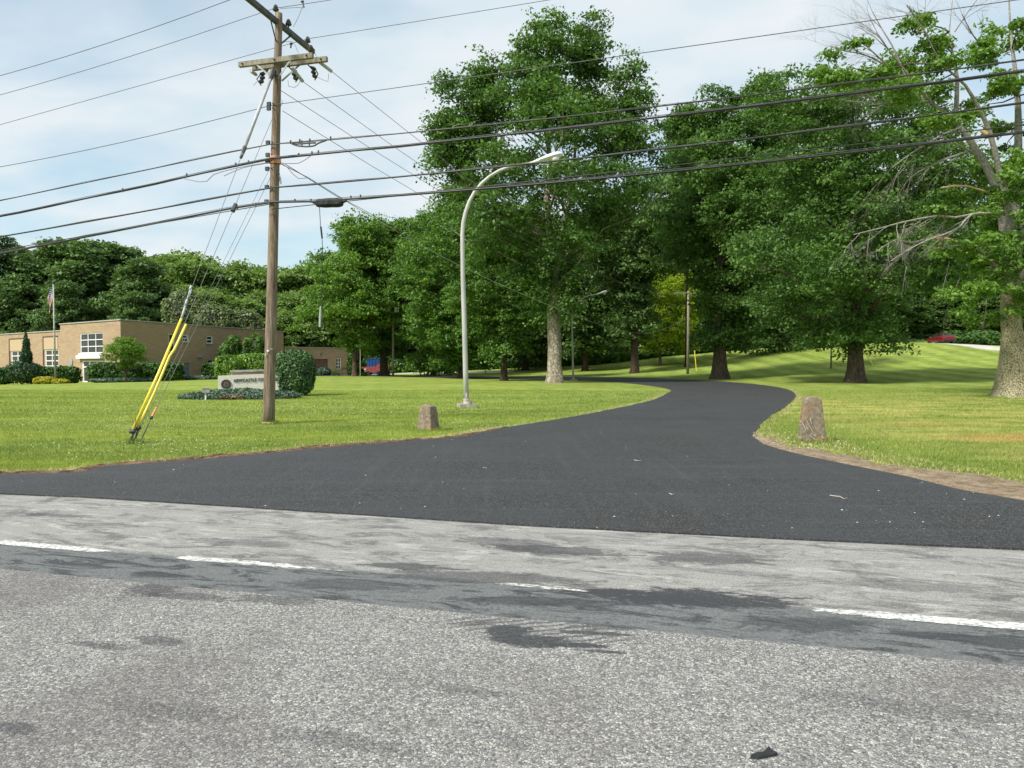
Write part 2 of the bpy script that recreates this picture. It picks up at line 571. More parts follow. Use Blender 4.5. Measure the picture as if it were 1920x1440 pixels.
def bark(name, a, b, c2, lic=.62, ls=5.5):
    n = NB(name)
    v = n.co('Object', (1, 1, .28))
    f = n.noise(v, 9, 6, .72)
    c = n.ramp(f, [(.36, a), (.6, b)])
    l = n.noise(n.co('Object', (1, 1, .8)), ls, 6, .7)
    c = n.mix(n.smooth(l, lic - .06, lic + .08), c, c2)
    n.bump(f, .9, .05)
    return n.fin(c, .95, .1)


# road frame: x along the road, y across it (0 on the painted line, + away from the camera)
LA, LB = G(0, 1020), G(1920, 1180)
RO = (LA + LB) / 2
RO.z = 0
rdir = (LB - LA)
rdir.z = 0
rdir.normalize()
RANG = math.atan2(rdir.y, rdir.x)
ndir = Vector((-rdir.y, rdir.x, 0))


def rl(v):                           # world -> road frame
    d = Vector((v[0], v[1], 0)) - RO
    return d.dot(rdir), d.dot(ndir)


def lx(px, py):
    return rl(G(px, py))


def _ps(px, v):
    # surviving share of the painted line along its length
    x = lx(px, 1020 + px * 160 / 1920)[0]
    return ((x + 6.0) / 12.0, v)


PAINT_STOPS = [_ps(-100, .78), _ps(170, .74), _ps(225, .42), _ps(265, .30), _ps(310, .30), _ps(345, .70), _ps(540, .66), _ps(660, .40), _ps(700, .22),
               _ps(900, .20), _ps(955, .58), _ps(1090, .56), _ps(1125, .20), _ps(1170, .40), _ps(1225, .40), _ps(1270, .0), _ps(1480, .0), _ps(1530, .60), _ps(1700, .76), _ps(2100, .78)]


def road_mat():
    n = NB('old_road')
    v = n.co('Object')
    x, y, z = n.xyz(v)
    wob = n.noise(n.co('Object', (1, 2, 1)), 1.6, 5, .6)
    st = n.vor(v, 78)
    sx, sy, sz = n.xyz(st)
    de = n.vor(v, 78, 'DISTANCE_TO_EDGE', 'Distance')
    st2 = n.vor(v, 150)
    tx, ty, tz = n.xyz(st2)
    # coarse chip surface
    c = n.ramp(sx, [(0, (.075, .074, .071)), (.3, (.18, .177, .167)), (.7, (.335, .328, .305)), (1, (.58, .565, .52))])
    c = n.mix(n.math('MULTIPLY', n.smooth(sy, .93, .97), .5), c, (.42, .33, .20))
    c = n.mix(n.smooth(de, .13, .02), c, (.045, .045, .045))
    c = n.mix(.30, c, n.ramp(tx, [(0, .05), (1, .52)]))
    big = n.noise(v, .55, 5, .6)
    c = n.mix(n.math('MULTIPLY', n.smooth(big, .54, .38), .38), c, (.10, .085, .085))
    md = n.noise(n.co('Object', (.7, 1.5, 1), (0, 0, .1)), 3.4, 6, .7)
    c = n.mix(n.math('MULTIPLY', n.smooth(md, .56, .68), .35), c, (.08, .08, .082))
    # smooth dark strip against the painted line
    dk = n.ramp(n.noise(v, 60, 4, .7), [(.3, (.075, .081, .084)), (.7, (.185, .192, .192))])
    sw = n.noise(n.co('Object', (.9, 3.0, 1), (0, 0, .32)), 1.7, 8, .74, 1.6)
    dk = n.mix(n.smooth(sw, .49, .61), dk, (.046, .049, .054))
    dk = n.mix(n.math('MULTIPLY', n.smooth(tx, .78, .98), .35), dk, (.24, .24, .23))
    yb = n.math('ADD', y, n.math('MULTIPLY', n.math('SUBTRACT', wob, .5), .05))
    c = n.mix(n.smooth(yb, -.665, -.65), c, dk)
    # lighter, dusty strip beyond the line
    lt = n.ramp(n.noise(v, 90, 4, .7), [(.3, (.155, .153, .147)), (.7, (.37, .363, .345))])
    s1 = n.noise(n.co('Object', (.8, 2.0, 1), (0, 0, -.12)), 1.7, 9, .78, .9)
    lt = n.mix(n.math('MULTIPLY', n.smooth(s1, .47, .60), .82), lt, (.092, .091, .090))
    s2 = n.noise(n.co('Object', (.8, 2.6, 1), (0, 0, .3)), 1.9, 9, .78, 1.4)
    lt = n.mix(n.math('MULTIPLY', n.smooth(s2, .50, .66), .72), lt, (.46, .45, .425))
    lt = n.mix(n.math('MULTIPLY', n.smooth(tx, .8, 1), .4), lt, (.5, .48, .44))
    lt = n.mix(n.math('MULTIPLY', n.smooth(ty, .8, .95), .55), lt, (.10, .10, .10))
    c = n.mix(n.smooth(yb, -.03, .09), c, lt)
    # tyre-dragged tar smudges
    fz = n.noise(n.co('Object', (.8, 2.2, 1), (0, 0, .35)), 3.0, 9, .76, .8)

    fz = n.math('ADD', n.math('MULTIPLY', fz, .6), n.math('MULTIPLY', n.noise(n.co('Object', (.9, 2.0, 1), (0, 0, .5)), 13, 6, .75, .5), .4))

    def blob(px, py, rx, ry, k=1.0, rot=0.0):
        nonlocal c
        a0, b0 = lx(px, py)
        xx = n.math('SUBTRACT', x, a0)
        yy = n.math('SUBTRACT', y, b0)
        cr_, sr_ = math.cos(rot), math.sin(rot)
        a = n.math('DIVIDE', n.math('ADD', n.math('MULTIPLY', xx, cr_), n.math('MULTIPLY', yy, sr_)), rx)
        b = n.math('DIVIDE', n.math('SUBTRACT', n.math('MULTIPLY', yy, cr_), n.math('MULTIPLY', xx, sr_)), ry)
        d = n.math('SQRT', n.math('ADD', n.math('MULTIPLY', a, a), n.math('MULTIPLY', b, b)))
        d = n.math('ADD', d, n.math('MULTIPLY', n.math('SUBTRACT', fz, .5), 4.2))
        f = n.math('MULTIPLY', n.smooth(d, 1.05, .70), k)
        f = n.math('MULTIPLY', f, n.ramp(tx, [(0, 1), (.8, .95), (1, .6)]))
        c = n.mix(f, c, (.044, .046, .050))
    blob(952, 1188, .15, .14, 1.0)
    blob(1000, 1206, .24, .11, 1.0, .1)
    blob(1085, 1214, .22, .05, 1.0, .2)
    blob(1120, 1192, .22, .035, .9, .1)
    blob(1135, 1226, .13, .022, .9, .1)
    blob(900, 1172, .12, .03, .7, .5)
    blob(1050, 1035, .7, .16, .7, .1)
    blob(1150, 1180, .25, .05, .6, .2)
    blob(280, 1110, .22, .16, .7)
    blob(360, 1122, .35, .08, .6, .1)
    blob(520, 1128, .40, .10, .6, .1)
    blob(190, 1215, .22, .05, .6)
    blob(300, 1205, .18, .07, .6)
    blob(320, 1340, .35, .07, .35)
    blob(30, 1370, .15, .05, .6)
    blob(1290, 1125, .75, .22, 1.0, .12)
    blob(1500, 1175, .45, .16, .7, .2)
    blob(1850, 1205, .5, .12, .8, .0)
    blob(900, 1085, .9, .16, .7, .15)
    blob(640, 1100, .5, .14, .6, .15)
    blob(100, 968, .5, .10, .6)
    blob(950, 1020, .5, .2, .6)
    blob(1330, 1050, .5, .22, .7)
    blob(1200, 1120, .6, .12, .9, .1)
    blob(760, 1065, .5, .09, .8, .1)
    blob(1010, 1130, .6, .12, .7, .2)
    blob(1700, 1100, .7, .14, .45, .1)
    blob(450, 1020, .6, .12, .5, .1)
    blob(1690, 1330, .5, .10, .35)
    blob(640, 1395, .3, .07, .4)
    blob(880, 1300, .25, .05, .4)
    # hairline cracks in the shoulder
    ce = n.vor(n.co('Object', (1, 2.2, 1)), 2.3, 'DISTANCE_TO_EDGE', 'Distance')
    cm = n.noise(v, .9, 3)
    ca = n.math('MULTIPLY', n.smooth(ce, .012, .003), n.smooth(cm, .60, .68))
    c = n.mix(n.math('MULTIPLY', ca, n.smooth(y, .3, .6)), c, (.035, .035, .035))
    # curved tread scallops
    wv = n.t.nodes.new('ShaderNodeTexWave')
    wv.inputs['Scale'].default_value = 4.6
    wv.inputs['Distortion'].default_value = 3.0
    wv.inputs['Detail'].default_value = 3
    n.t.links.new(n.co('Object', (1, 1, 1), (0, 0, 1.0)), wv.inputs[0])
    a0, b0 = lx(1010, 1185)
    a = n.math('DIVIDE', n.math('SUBTRACT', x, a0), .62)
    b = n.math('DIVIDE', n.math('SUBTRACT', y, b0), .22)
    d = n.math('ADD', n.math('SQRT', n.math('ADD', n.math('MULTIPLY', a, a), n.math('MULTIPLY', b, b))), n.math('MULTIPLY', n.math('SUBTRACT', fz, .5), 1.5))
    c = n.mix(n.math('MULTIPLY', n.math('MULTIPLY', n.smooth(d, 1.1, .7), n.smooth(wv.outputs[1], .5, .75)), .7), c, (.066, .068, .07))
    # small crack
    n.bump(n.math('ADD', de, n.math('MULTIPLY', tx, .2)), .55, .006)
    return n.fin(c, .9, .22)


make_mats()
M = MATS

# ------------------------------------------------------------------ mesh building


class MB:
    def __init__(s):
        s.v, s.f, s.mi, s.cur = [], [], [], 0

    def add(s, vs, fs):
        o = len(s.v)
        s.v += [tuple(v) for v in vs]
        s.f += [tuple(i + o for i in f) for f in fs]
        s.mi += [s.cur] * len(fs)
        return s

    def box(s, c, size, rz=0):
        x, y, z = [k / 2 for k in size]
        cr_, sr_ = math.cos(rz), math.sin(rz)
        vs = []
        for dz in (-z, z):
            for dx, dy in ((-x, -y), (x, -y), (x, y), (-x, y)):
                vs.append((c[0] + dx * cr_ - dy * sr_, c[1] + dx * sr_ + dy * cr_, c[2] + dz))
        return s.add(vs, [(0, 3, 2, 1), (4, 5, 6, 7), (0, 1, 5, 4), (1, 2, 6, 5), (2, 3, 7, 6), (3, 0, 4, 7)])

    def beam(s, a, b, wd, ht):
        a, b = Vector(a), Vector(b)
        d = (b - a).normalized()
        u = Vector((0, 0, 1))
        if abs(d.z) > .9:
            u = Vector((0, 1, 0))
        sd = d.cross(u).normalized()
        up = sd.cross(d)
        vs = []
        for p in (a, b):
            for i, j in ((-1, -1), (1, -1), (1, 1), (-1, 1)):
                vs.append(p + sd * (i * wd / 2) + up * (j * ht / 2))
        return s.add(vs, [(0, 3, 2, 1), (4, 5, 6, 7), (0, 1, 5, 4), (1, 2, 6, 5), (2, 3, 7, 6), (3, 0, 4, 7)])

    def tube(s, pts, rad, n=8, cap=True, wob=0):
        pts = [Vector(p) for p in pts]
        if isinstance(rad, (int, float)):
            rad = [rad] * len(pts)
        vs, fs = [], []
        t = (pts[1] - pts[0]).normalized()
        u = t.orthogonal().normalized()
        for i, p in enumerate(pts):
            if i:
                t2 = ((pts[min(i + 1, len(pts) - 1)] - pts[i - 1])).normalized()
                q = t.rotation_difference(t2)
                u = q @ u
                t = t2
            v_ = t.cross(u)
            for k in range(n):
                a = 2 * math.pi * k / n
                rr = rad[i]
                if wob:
                    rr *= 1 + wob * mnoise.noise(Vector((math.cos(a) * 1.5, math.sin(a) * 1.5, i * .6 + p.x)))
                vs.append(p + (u * math.cos(a) + v_ * math.sin(a)) * rr)
        for i in range(len(pts) - 1):
            for k in range(n):
                k2 = (k + 1) % n
                fs.append((i * n + k, i * n + k2, (i + 1) * n + k2, (i + 1) * n + k))
        if cap:
            fs.append(tuple(range(n))[::-1])
            fs.append(tuple(range((len(pts) - 1) * n, len(pts) * n)))
        return s.add(vs, fs)

    def lathe(s, c, prof, n=12, axis=None):
        c = Vector(c)
        ax = Vector(axis or (0, 0, 1)).normalized()
        u = ax.orthogonal().normalized()
        v_ = ax.cross(u)
        vs, fs = [], []
        for r_, h in prof:
            for k in range(n):
                a = 2 * math.pi * k / n
                vs.append(c + ax * h + (u * math.cos(a) + v_ * math.sin(a)) * r_)
        for i in range(len(prof) - 1):
            for k in range(n):
                k2 = (k + 1) % n
                fs.append((i * n + k, i * n + k2, (i + 1) * n + k2, (i + 1) * n + k))
        fs.append(tuple(range(n))[::-1])
        fs.append(tuple(range((len(prof) - 1) * n, len(prof) * n)))
        return s.add(vs, fs)

    def quad(s, a, b, c, d):
        return s.add([a, b, c, d], [(0, 1, 2, 3)])

    def build(s, name, mat, parent=None, smooth=False, origin=None):
        me = bpy.data.meshes.new(name)
        o0 = Vector((0, 0, 0))
        if parent is not None:
            p = parent
            while p is not None:
                o0 += p.location
                p = p.parent
        elif origin is not None:
            o0 = Vector(origin)
        vs = [(v[0] - o0.x, v[1] - o0.y, v[2] - o0.z) for v in s.v]
        me.from_pydata(vs, [], s.f)
        if isinstance(mat, (list, tuple)):
            for m_ in mat:
                me.materials.append(m_)
            me.polygons.foreach_set('material_index', s.mi)
        else:
            me.materials.append(mat)
        if smooth:
            me.polygons.foreach_set('use_smooth', [True] * len(me.polygons))
        me.update()
        ob = bpy.data.objects.new(name, me)
        COL.objects.link(ob)
        if parent is not None:
            ob.parent = parent
        elif origin is not None:
            ob.location = o0
        return ob


def tag(o, label=None, cat=None, group=None, kind=None):
    if label:
        o['label'] = label
    if cat:
        o['category'] = cat
    if group:
        o['group'] = group
    if kind:
        o['kind'] = kind
    return o


def thing(name, loc, label, cat, group=None):
    o = bpy.data.objects.new(name, None)
    o.empty_display_size = .3
    COL.objects.link(o)
    o.location = loc
    return tag(o, label, cat, group)


def copy_thing(r, loc, rz=0, label=None, scale=None):
    c = r.copy()
    COL.objects.link(c)
    c.location = loc
    c.rotation_euler = (0, 0, rz)
    if scale:
        c.scale = scale
    if label:
        c['label'] = label
    for ch in r.children:
        d = ch.copy()
        COL.objects.link(d)
        d.parent = c
        for g in ch.children:
            e = g.copy()
            COL.objects.link(e)
            e.parent = d
    return c


def catmull(pts, step):
    pts = [Vector(p) for p in pts]
    out = []
    for i in range(len(pts) - 1):
        p0, p1, p2, p3 = pts[max(i - 1, 0)], pts[i], pts[i + 1], pts[min(i + 2, len(pts) - 1)]
        n = max(1, int((p2 - p1).length / step))
        for k in range(n):
            t = k / n
            out.append(.5 * ((2 * p1) + (p2 - p0) * t + (2 * p0 - 5 * p1 + 4 * p2 - p3) * t * t + (3 * p1 - p0 - 3 * p2 + p3) * t ** 3))
    out.append(pts[-1])
    return out


def fast_mesh(name, V, nf, k, mat):
    """nf faces of k verts each, verts in face order"""
    me = bpy.data.meshes.new(name)
    me.vertices.add(len(V))
    me.vertices.foreach_set('co', V.astype(np.float32).ravel())
    me.loops.add(nf * k)
    me.loops.foreach_set('vertex_index', np.arange(nf * k, dtype=np.int32))
    me.polygons.add(nf)
    me.polygons.foreach_set('loop_start', np.arange(0, nf * k, k, dtype=np.int32))
    me.update(calc_edges=True)
    me.validate()
    me.materials.append(mat)
    return me


# ------------------------------------------------------------------ GROUND
xs = np.concatenate([np.arange(-900, -200, 70), np.arange(-200, -70, 10), np.arange(-70, 70, 1.25), np.arange(70, 200, 10), np.arange(200, 901, 70)])
ys = np.concatenate([np.arange(-400, -40, 60), np.arange(-40, 6, 6), np.arange(6, 135, 1.25), np.arange(135, 240, 7), np.arange(240, 1300, 80)])
XX, YY = np.meshgrid(xs, ys)
ZZ = HH(XX, YY)
V = np.stack([XX.ravel(), YY.ravel(), ZZ.ravel()], 1)
nx, ny = len(xs), len(ys)
fs = [(j * nx + i, j * nx + i + 1, (j + 1) * nx + i + 1, (j + 1) * nx + i) for j in range(ny - 1) for i in range(nx - 1)]
mb = MB()
mb.v = [tuple(v) for v in V]
mb.f = fs
mb.mi = [0] * len(fs)
ground = mb.build('ground', M['lawn'], smooth=True)
tag(ground, kind='structure', label='wide mown lawn rising to a low hill on the right')


def drape(name, poly, step, zoff, mat, skirt=.06, sm=True):
    poly = [(p[0], p[1]) for p in poly]
    n = len(poly)
    ar = np.array(poly)
    x0, y0 = ar.min(0)
    x1, y1 = ar.max(0)
    pts = list(poly)
    gx = np.arange(x0, x1, step)
    gy = np.arange(y0, y1, step)
    A, B = np.meshgrid(gx, gy)
    A = A.ravel() + step * .37
    B = B.ravel() + step * .41
    ins = np.zeros(len(A), bool)
    for i in range(n):
        xa, ya = poly[i]
        xb, yb = poly[(i + 1) % n]
        c = ((ya > B) != (yb > B)) & (A < (xb - xa) * (B - ya) / ((yb - ya) + 1e-12) + xa)
        ins ^= c
    pts += list(zip(A[ins], B[ins]))
    res = delaunay_2d_cdt([Vector(p) for p in pts], [], [list(range(n))], 1, 1e-5)
    vs2, fc = res[0], res[2]
    vx = np.array([v.x for v in vs2])
    vy = np.array([v.y for v in vs2])
    vz = HH(vx, vy) + zoff
    m_ = MB()
    m_.v = list(zip(vx, vy, vz))
    m_.f = [tuple(f) for f in fc]
    m_.mi = [0] * len(m_.f)
    if skirt:
        pz = HH(ar[:, 0], ar[:, 1]) + zoff
        vs = [(poly[i][0], poly[i][1], pz[i]) for i in range(n)] + [(poly[i][0], poly[i][1], pz[i] - skirt) for i in range(n)]
        m_.add(vs, [(i, n + i, n + (i + 1) % n, (i + 1) % n) for i in range(n)])
    return m_, mat


# old road: in its own frame
mb = MB()
xs_ = list(np.arange(-90, 91, 6))
for i in range(len(xs_) - 1):
    mb.quad((xs_[i], -9, .012), (xs_[i + 1], -9, .012), (xs_[i + 1], 2.5, .012), (xs_[i], 2.5, .012))
mb.quad((-90, -9, .012), (-90, -9, -.2), (90, -9, -.2), (90, -9, .012))
road = mb.build('road', M['road'])
road.location = (RO.x, RO.y, 0)
road.rotation_euler = (0, 0, RANG)
tag(road, 'old grey chip-sealed road with dusty shoulder in the foreground', kind='structure')
mb = MB()
xs_ = list(np.arange(-40, 41, 2))
for i in range(len(xs_) - 1):
    mb.quad((xs_[i], -.07, .016), (xs_[i + 1], -.07, .016), (xs_[i + 1], .07, .016), (xs_[i], .07, .016))
ln = mb.build('road_marking', M['paint'])
ln.location = road.location
ln.rotation_euler = road.rotation_euler
tag(ln, 'worn white edge line painted along the old road', kind='structure')

# driveway: outline from left shoulder round the curve and back
left_px = [(0, 893), (200, 877), (400, 862), (600, 843), (800, 826), (870, 820), (950, 803), (1050, 787), (1150, 768), (1220, 752), (1248, 740)]
leftE = [Vector((-62, 26.5, 0)), Vector((-30, 17.0, 0)), Vector((-16, 12.95, 0))] + [G(*p) for p in left_px]
leftE += [Vector((9.9, 47.5, 0)), Vector((10.3, 57, 0)), Vector((9.4, 68, 0)), Vector((6.4, 78.5, 0)), Vector((0.5, 84.5, 0)), Vector((-8, 90, 0)), Vector((-22, 97.5, 0)), Vector((-40, 108, 0))]
right_px = [(1920, 943), (1800, 922), (1700, 897), (1560, 868), (1480, 850), (1432, 834), (1416, 820), (1420, 805), (1440, 785), (1470, 765), (1488, 750), (1492, 742)]
rightE = [Vector((60, -9, 0)), Vector((30, -.4, 0)), Vector((12, 4.9, 0)), Vector((7.4, 6.7, 0))] + [G(*p) for p in right_px]
rightE += [Vector((16.8, 45.8, 0)), Vector((18.4, 54, 0)), Vector((18.6, 62.5, 0)), Vector((17.0, 72, 0)), Vector((13.0, 83, 0)), Vector((6.5, 93, 0)), Vector((-3, 99.5, 0)), Vector((-18, 107, 0)), Vector((-36, 116, 0))]
for L_ in (leftE, rightE):
    for v in L_:
        v.z = 0
leftC = catmull(leftE, .45)
rightC = catmull(rightE, .45)


def jitter(C, amp=.035):
    out = []
    for v in C:
        k = amp * min(1, max(.4, v.y / 25))
        out.append(v + Vector((mnoise.noise(v * 1.3) * k * 1.5 + mnoise.noise(v * 4.1) * k, mnoise.noise(v * 1.7 + Vector((9, 0, 0))) * k * 1.2 + mnoise.noise(v * 5.1) * k * .6, 0)))
    return out


leftC, rightC = jitter(leftC), jitter(rightC)
nearE = [Vector((60, -11, 0)), Vector((20, .55, 0)), G(1920, 1035), G(1500, 1016), G(1000, 990), G(500, 957), G(150, 935), G(0, 929), Vector((-12, 10.6, 0)), Vector((-30, 15.9, 0)), Vector((-62, 25.2, 0))]
for v in nearE:
    v.z = 0
def linsub(pts, step):
    out = []
    for i in range(len(pts) - 1):
        n = max(1, int((pts[i + 1] - pts[i]).length / step))
        out += [pts[i].lerp(pts[i + 1], k / n) for k in range(n)]
    return out + [pts[-1]]


nearC = jitter(linsub(nearE, .4), .02)
poly = leftC + rightC[::-1] + nearC
m_, mt = drape('driveway', poly, 2.0, .03, M['asphalt'])
dw = m_.build('driveway', mt)
tag(dw, 'freshly paved black asphalt driveway curving away between the lawns', kind='structure')
POLY = np.array([(p.x, p.y) for p in poly])


def inside(A, B, poly=POLY):
    ins = np.zeros(len(A), bool)
    n = len(poly)
    for i in range(n):
        xa, ya = poly[i]
        xb, yb = poly[(i + 1) % n]
        c = ((ya > B) != (yb > B))
        ins ^= c & (A < (xb - xa) * (B - ya) / ((yb - ya) + 1e-12) + xa)
    return ins


def edge_dist(A, B, C):
    C = np.array([(p.x, p.y) for p in C])
    out = np.full(len(A), 1e9)
    for i in range(0, len(C)):
        out = np.minimum(out, (A - C[i, 0]) ** 2 + (B - C[i, 1]) ** 2)
    return np.sqrt(out)


# earth verges along both edges of the driveway mouth
def verge(name, C, side, wfun, label, hump, mat='dirt'):
    m_ = MB()
    rows = []
    NR = 9
    for i, p in enumerate(C):
        a, b = C[max(i - 1, 0)], C[min(i + 1, len(C) - 1)]
        t = (b - a).normalized()
        nn = Vector((-t.y, t.x, 0)) * side
        wd = wfun(p, i)
        row = []
        for k in range(NR):
            u = k / (NR - 1)
            q = p + nn * (-.06 + (wd + .06) * u * (1 + .25 * mnoise.noise(p * 2.1)))
            hh = hump * math.sin(math.pi * min(1, u * 1.15)) * (.6 + .8 * mnoise.noise(q * 2.4)) + .028 * mnoise.noise(q * 9)
            if k == 0:
                hh = 0
            z = H(q.x, q.y) + .010 + max(hh, -.004) * (1 if k < NR - 1 else 0) - (.02 if k == NR - 1 else 0)
            row.append((q.x, q.y, z))
        rows.append(row)
    vs = [v for r_ in rows for v in r_]
    m_.add(vs, [(i * NR + k, i * NR + k + 1, (i + 1) * NR + k + 1, (i + 1) * NR + k) for i in range(len(rows) - 1) for k in range(NR - 1)])
    o = m_.build(name, M[mat], smooth=True)
    return tag(o, label, kind='structure')


def fine(C, ymin, ymax, xcond=lambda v: True, step=.1):
    sub = [v for v in C if ymin <= v.y <= ymax and xcond(v)]
    return catmull(sub, step)


Lf = fine(leftC, 10, 19.5, lambda v: v.x < 0 and v.x > -14)
Rf = fine(rightC, 5.2, 17.3, lambda v: v.x < 11)
verge('dirt_verge', Lf, 1, lambda p, i: (.46 + .2 * mnoise.noise(p * 1.1)) * (1 if p.y < 14 else max(.15, 1 - (p.y - 15) / 5)), 'narrow strip of scraped brown earth along the left edge of the driveway', .045, 'mud')
verge('dirt_verge', Rf, -1, lambda p, i: (max(.25, 1.35 - max(0, (p.y - 9.3)) * .16) + .4 * mnoise.noise(p * .8)) * (1 if p.y < 16 else .6), 'broad strip of bare earth and straw along the right edge of the driveway', .06)

# side lanes
def lane(name, pts, wd, zoff, label, mat, step=3):
    C = catmull([Vector((p[0], p[1], 0)) for p in pts], 1.5)
    a, b = [], []
    for i, p in enumerate(C):
        t = (C[min(i + 1, len(C) - 1)] - C[max(i - 1, 0)]).normalized()
        nn = Vector((-t.y, t.x, 0)) * wd / 2
        a.append(p + nn)
        b.append(p - nn)
    m_, mt = drape(name, a + b[::-1], step, zoff, mat)
    return tag(m_.build(name, mt), label, kind='structure')


lane('path', [(-62, 136), (-40, 124), (-28, 122.5), (-18, 124), (-8, 124), (0, 122)], 4.5, .05, 'pale gravel lane passing behind the left-hand trees', M['lane'])
l1, l2, l3, l4 = GY(1700, 112), GY(1745, 107), GY(1830, 98), GY(1960, 90)
lane('lane', [(l1.x, l1.y + 6), (l1.x + 1, l1.y), (l2.x + 1.5, l2.y), (l3.x, l3.y), (l4.x, l4.y), (l4.x + 30, l4.y - 4)], 4.2, .05, 'pale lane climbing along the top of the right-hand lawn', M['lane'])

# ------------------------------------------------------------------ grass blades, clover, straw, grit


def scatter(nn, y0, y1, power=1.0):
    Y = y0 + (y1 - y0) * rng.random(nn) ** power
    X = (rng.random(nn) * 2 - 1) * (.70 * Y + .5)
    return X, Y


def blades(name, X, Y, hgt, wid, mat, label, lean=.35):
    n = len(X)
    Z = HH(X, Y) - .01
    a = rng.random(n) * 2 * np.pi
    h = hgt * (.55 + .8 * rng.random(n))
    wv = wid * (.6 + .8 * rng.random(n))
    dx, dy = np.cos(a) * wv / 2, np.sin(a) * wv / 2
    lx_, ly_ = (rng.normal(size=n)) * lean * h, (rng.normal(size=n)) * lean * h
    V = np.empty((n, 3, 3))
    V[:, 0] = np.stack([X - dx, Y - dy, Z], 1)
    V[:, 1] = np.stack([X + dx, Y + dy, Z], 1)
    V[:, 2] = np.stack([X + lx_, Y + ly_, Z + h], 1)
    me = fast_mesh(name, V.reshape(-1, 3), n, 3, mat)
    o = bpy.data.objects.new(name, me)
    COL.objects.link(o)
    return tag(o, label, kind='stuff')


X1, Y1 = scatter(230000, 8.5, 24, 1.0)
X2, Y2 = scatter(170000, 24, 46, .9)
X = np.concatenate([X1, X2])
Y = np.concatenate([Y1, Y2])
ok = ~inside(X, Y)
X, Y = X[ok], Y[ok]
s_ = (X - RO.x) * ndir.x + (Y - RO.y) * ndir.y
ok = s_ > 3.0
X, Y = X[ok], Y[ok]
dl = edge_dist(X, Y, Lf[::3])
dr = edge_dist(X, Y, Rf[::3])
wr = np.array([max(.3, 1.25 - max(0, (y - 9.3)) * .16) for y in Y])
ok = (dl > .20 + .34 * rng.random(len(X)) ** .7) & (dr > wr * (.45 + .75 * rng.random(len(X)) ** .6))
X, Y = X[ok], Y[ok]
near = Y < 22
blades('grass', X[near], Y[near], .055, .014, M['blades'], 'short mown grass of the near lawn')
blades('grass', X[~near], Y[~near], .055, .028, M['blades'], 'short mown grass of the middle lawn')
# taller tufts left at edges and against the pole, stones, lamp
TX, TY = [], []


def ring(c, r0, r1, n):
    a = rng.random(n) * 2 * np.pi
    r_ = r0 + (r1 - r0) * rng.random(n)
    TX.append(c[0] + np.cos(a) * r_)
    TY.append(c[1] + np.sin(a) * r_)


# dry grass at edges
def along(C, off0, off1, n, side):
    idx = rng.integers(1, len(C) - 1, n)
    A = np.array([(p.x, p.y) for p in C])
    t = A[np.minimum(idx + 1, len(C) - 1)] - A[idx - 1]
    t /= np.linalg.norm(t, axis=1)[:, None] + 1e-9
    nn = np.stack([-t[:, 1], t[:, 0]], 1) * side
    o = off0 + (off1 - off0) * rng.random(n) ** 1.3
    q = A[idx] + nn * o[:, None]
    return q[:, 0], q[:, 1]


xa, ya = along(Lf, .18, .62, 7000, 1)
xb, yb = along(Rf, .30, 1.7, 8000, -1)
k = edge_dist(xb, yb, Rf[::3]) > np.array([max(.15, .95 - max(0, (y - 9.3)) * .14) for y in yb])
xb, yb = xb[k], yb[k]
xc, yc = along(fine(leftC, 17, 42, lambda v: v.x > -5), .0, .4, 3500, 1)
xd, yd = along(fine(rightC, 14.5, 48), .0, .35, 3500, -1)
xe, ye = along(Lf, .10, .60, 9000, 1)
xg, yg = along(Rf, .02, .95, 20000, -1)
kk = np.array([mnoise.noise(Vector((a * 1.7, c * 1.7, 0))) for a, c in zip(xg, yg)]) > -.12
xg, yg = xg[kk], yg[kk]
blades('dry_litter', np.concatenate([xe, xg]), np.concatenate([ye, yg]), .022, .010, M['straw'], 'dead grass litter lying over the bare earth verges', 2.2)
blades('dry_grass', np.concatenate([xa, xb, xc, xd]), np.concatenate([ya, yb, yc, yd]), .05, .010, M['straw'], 'bleached dry grass fringing the driveway edges', .8)

# clover heads
n = 2600
cxs, cys = [], []
for px, py, sp, cnt in [(60, 755, 5, 260), (150, 790, 3, 200), (300, 795, 2.5, 180), (450, 765, 3, 200), (620, 770, 3, 260), (320, 838, 1.3, 160), (700, 762, 3, 200), (900, 745, 4, 260),
                        (1060, 745, 4, 260), (1180, 738, 3, 160), (930, 795, 1.0, 60), (640, 835, 1.5, 30), (1530, 836, .7, 40), (1600, 800, 2, 60), (1000, 770, 2.5, 100)]:
    g = G(px, py)
    cxs.append(g.x + rng.normal(size=cnt) * sp)
    cys.append(g.y + rng.normal(size=cnt) * sp * .8)
X, Y = np.concatenate(cxs), np.concatenate(cys)
ok = ~inside(X, Y) & (Y > 11) & (edge_dist(X, Y, Lf[::3]) > .4)
X, Y = X[ok], Y[ok]
Z = HH(X, Y)
n = len(X)
o8 = np.array([(1, 0, 0), (0, 1, 0), (0, 0, 1), (-1, 0, 0), (0, -1, 0)])
fcs = [(0, 1, 2), (1, 3, 2), (3, 4, 2), (4, 0, 2)]
r_ = (.005 + .008 * rng.random(n))
Vc = []
for f in fcs:
    Vc.append(np.stack([np.stack([X, Y, Z + .05], 1) + o8[i] * r_[:, None] for i in f], 1))
Vc = np.stack(Vc, 1).reshape(-1, 3)
me = fast_mesh('clover_flowers', Vc, n * 4, 3, M['clover'])
o = bpy.data.objects.new('clover_flowers', me)
COL.objects.link(o)
tag(o, 'tiny white clover heads dotted over the lawn', kind='stuff')

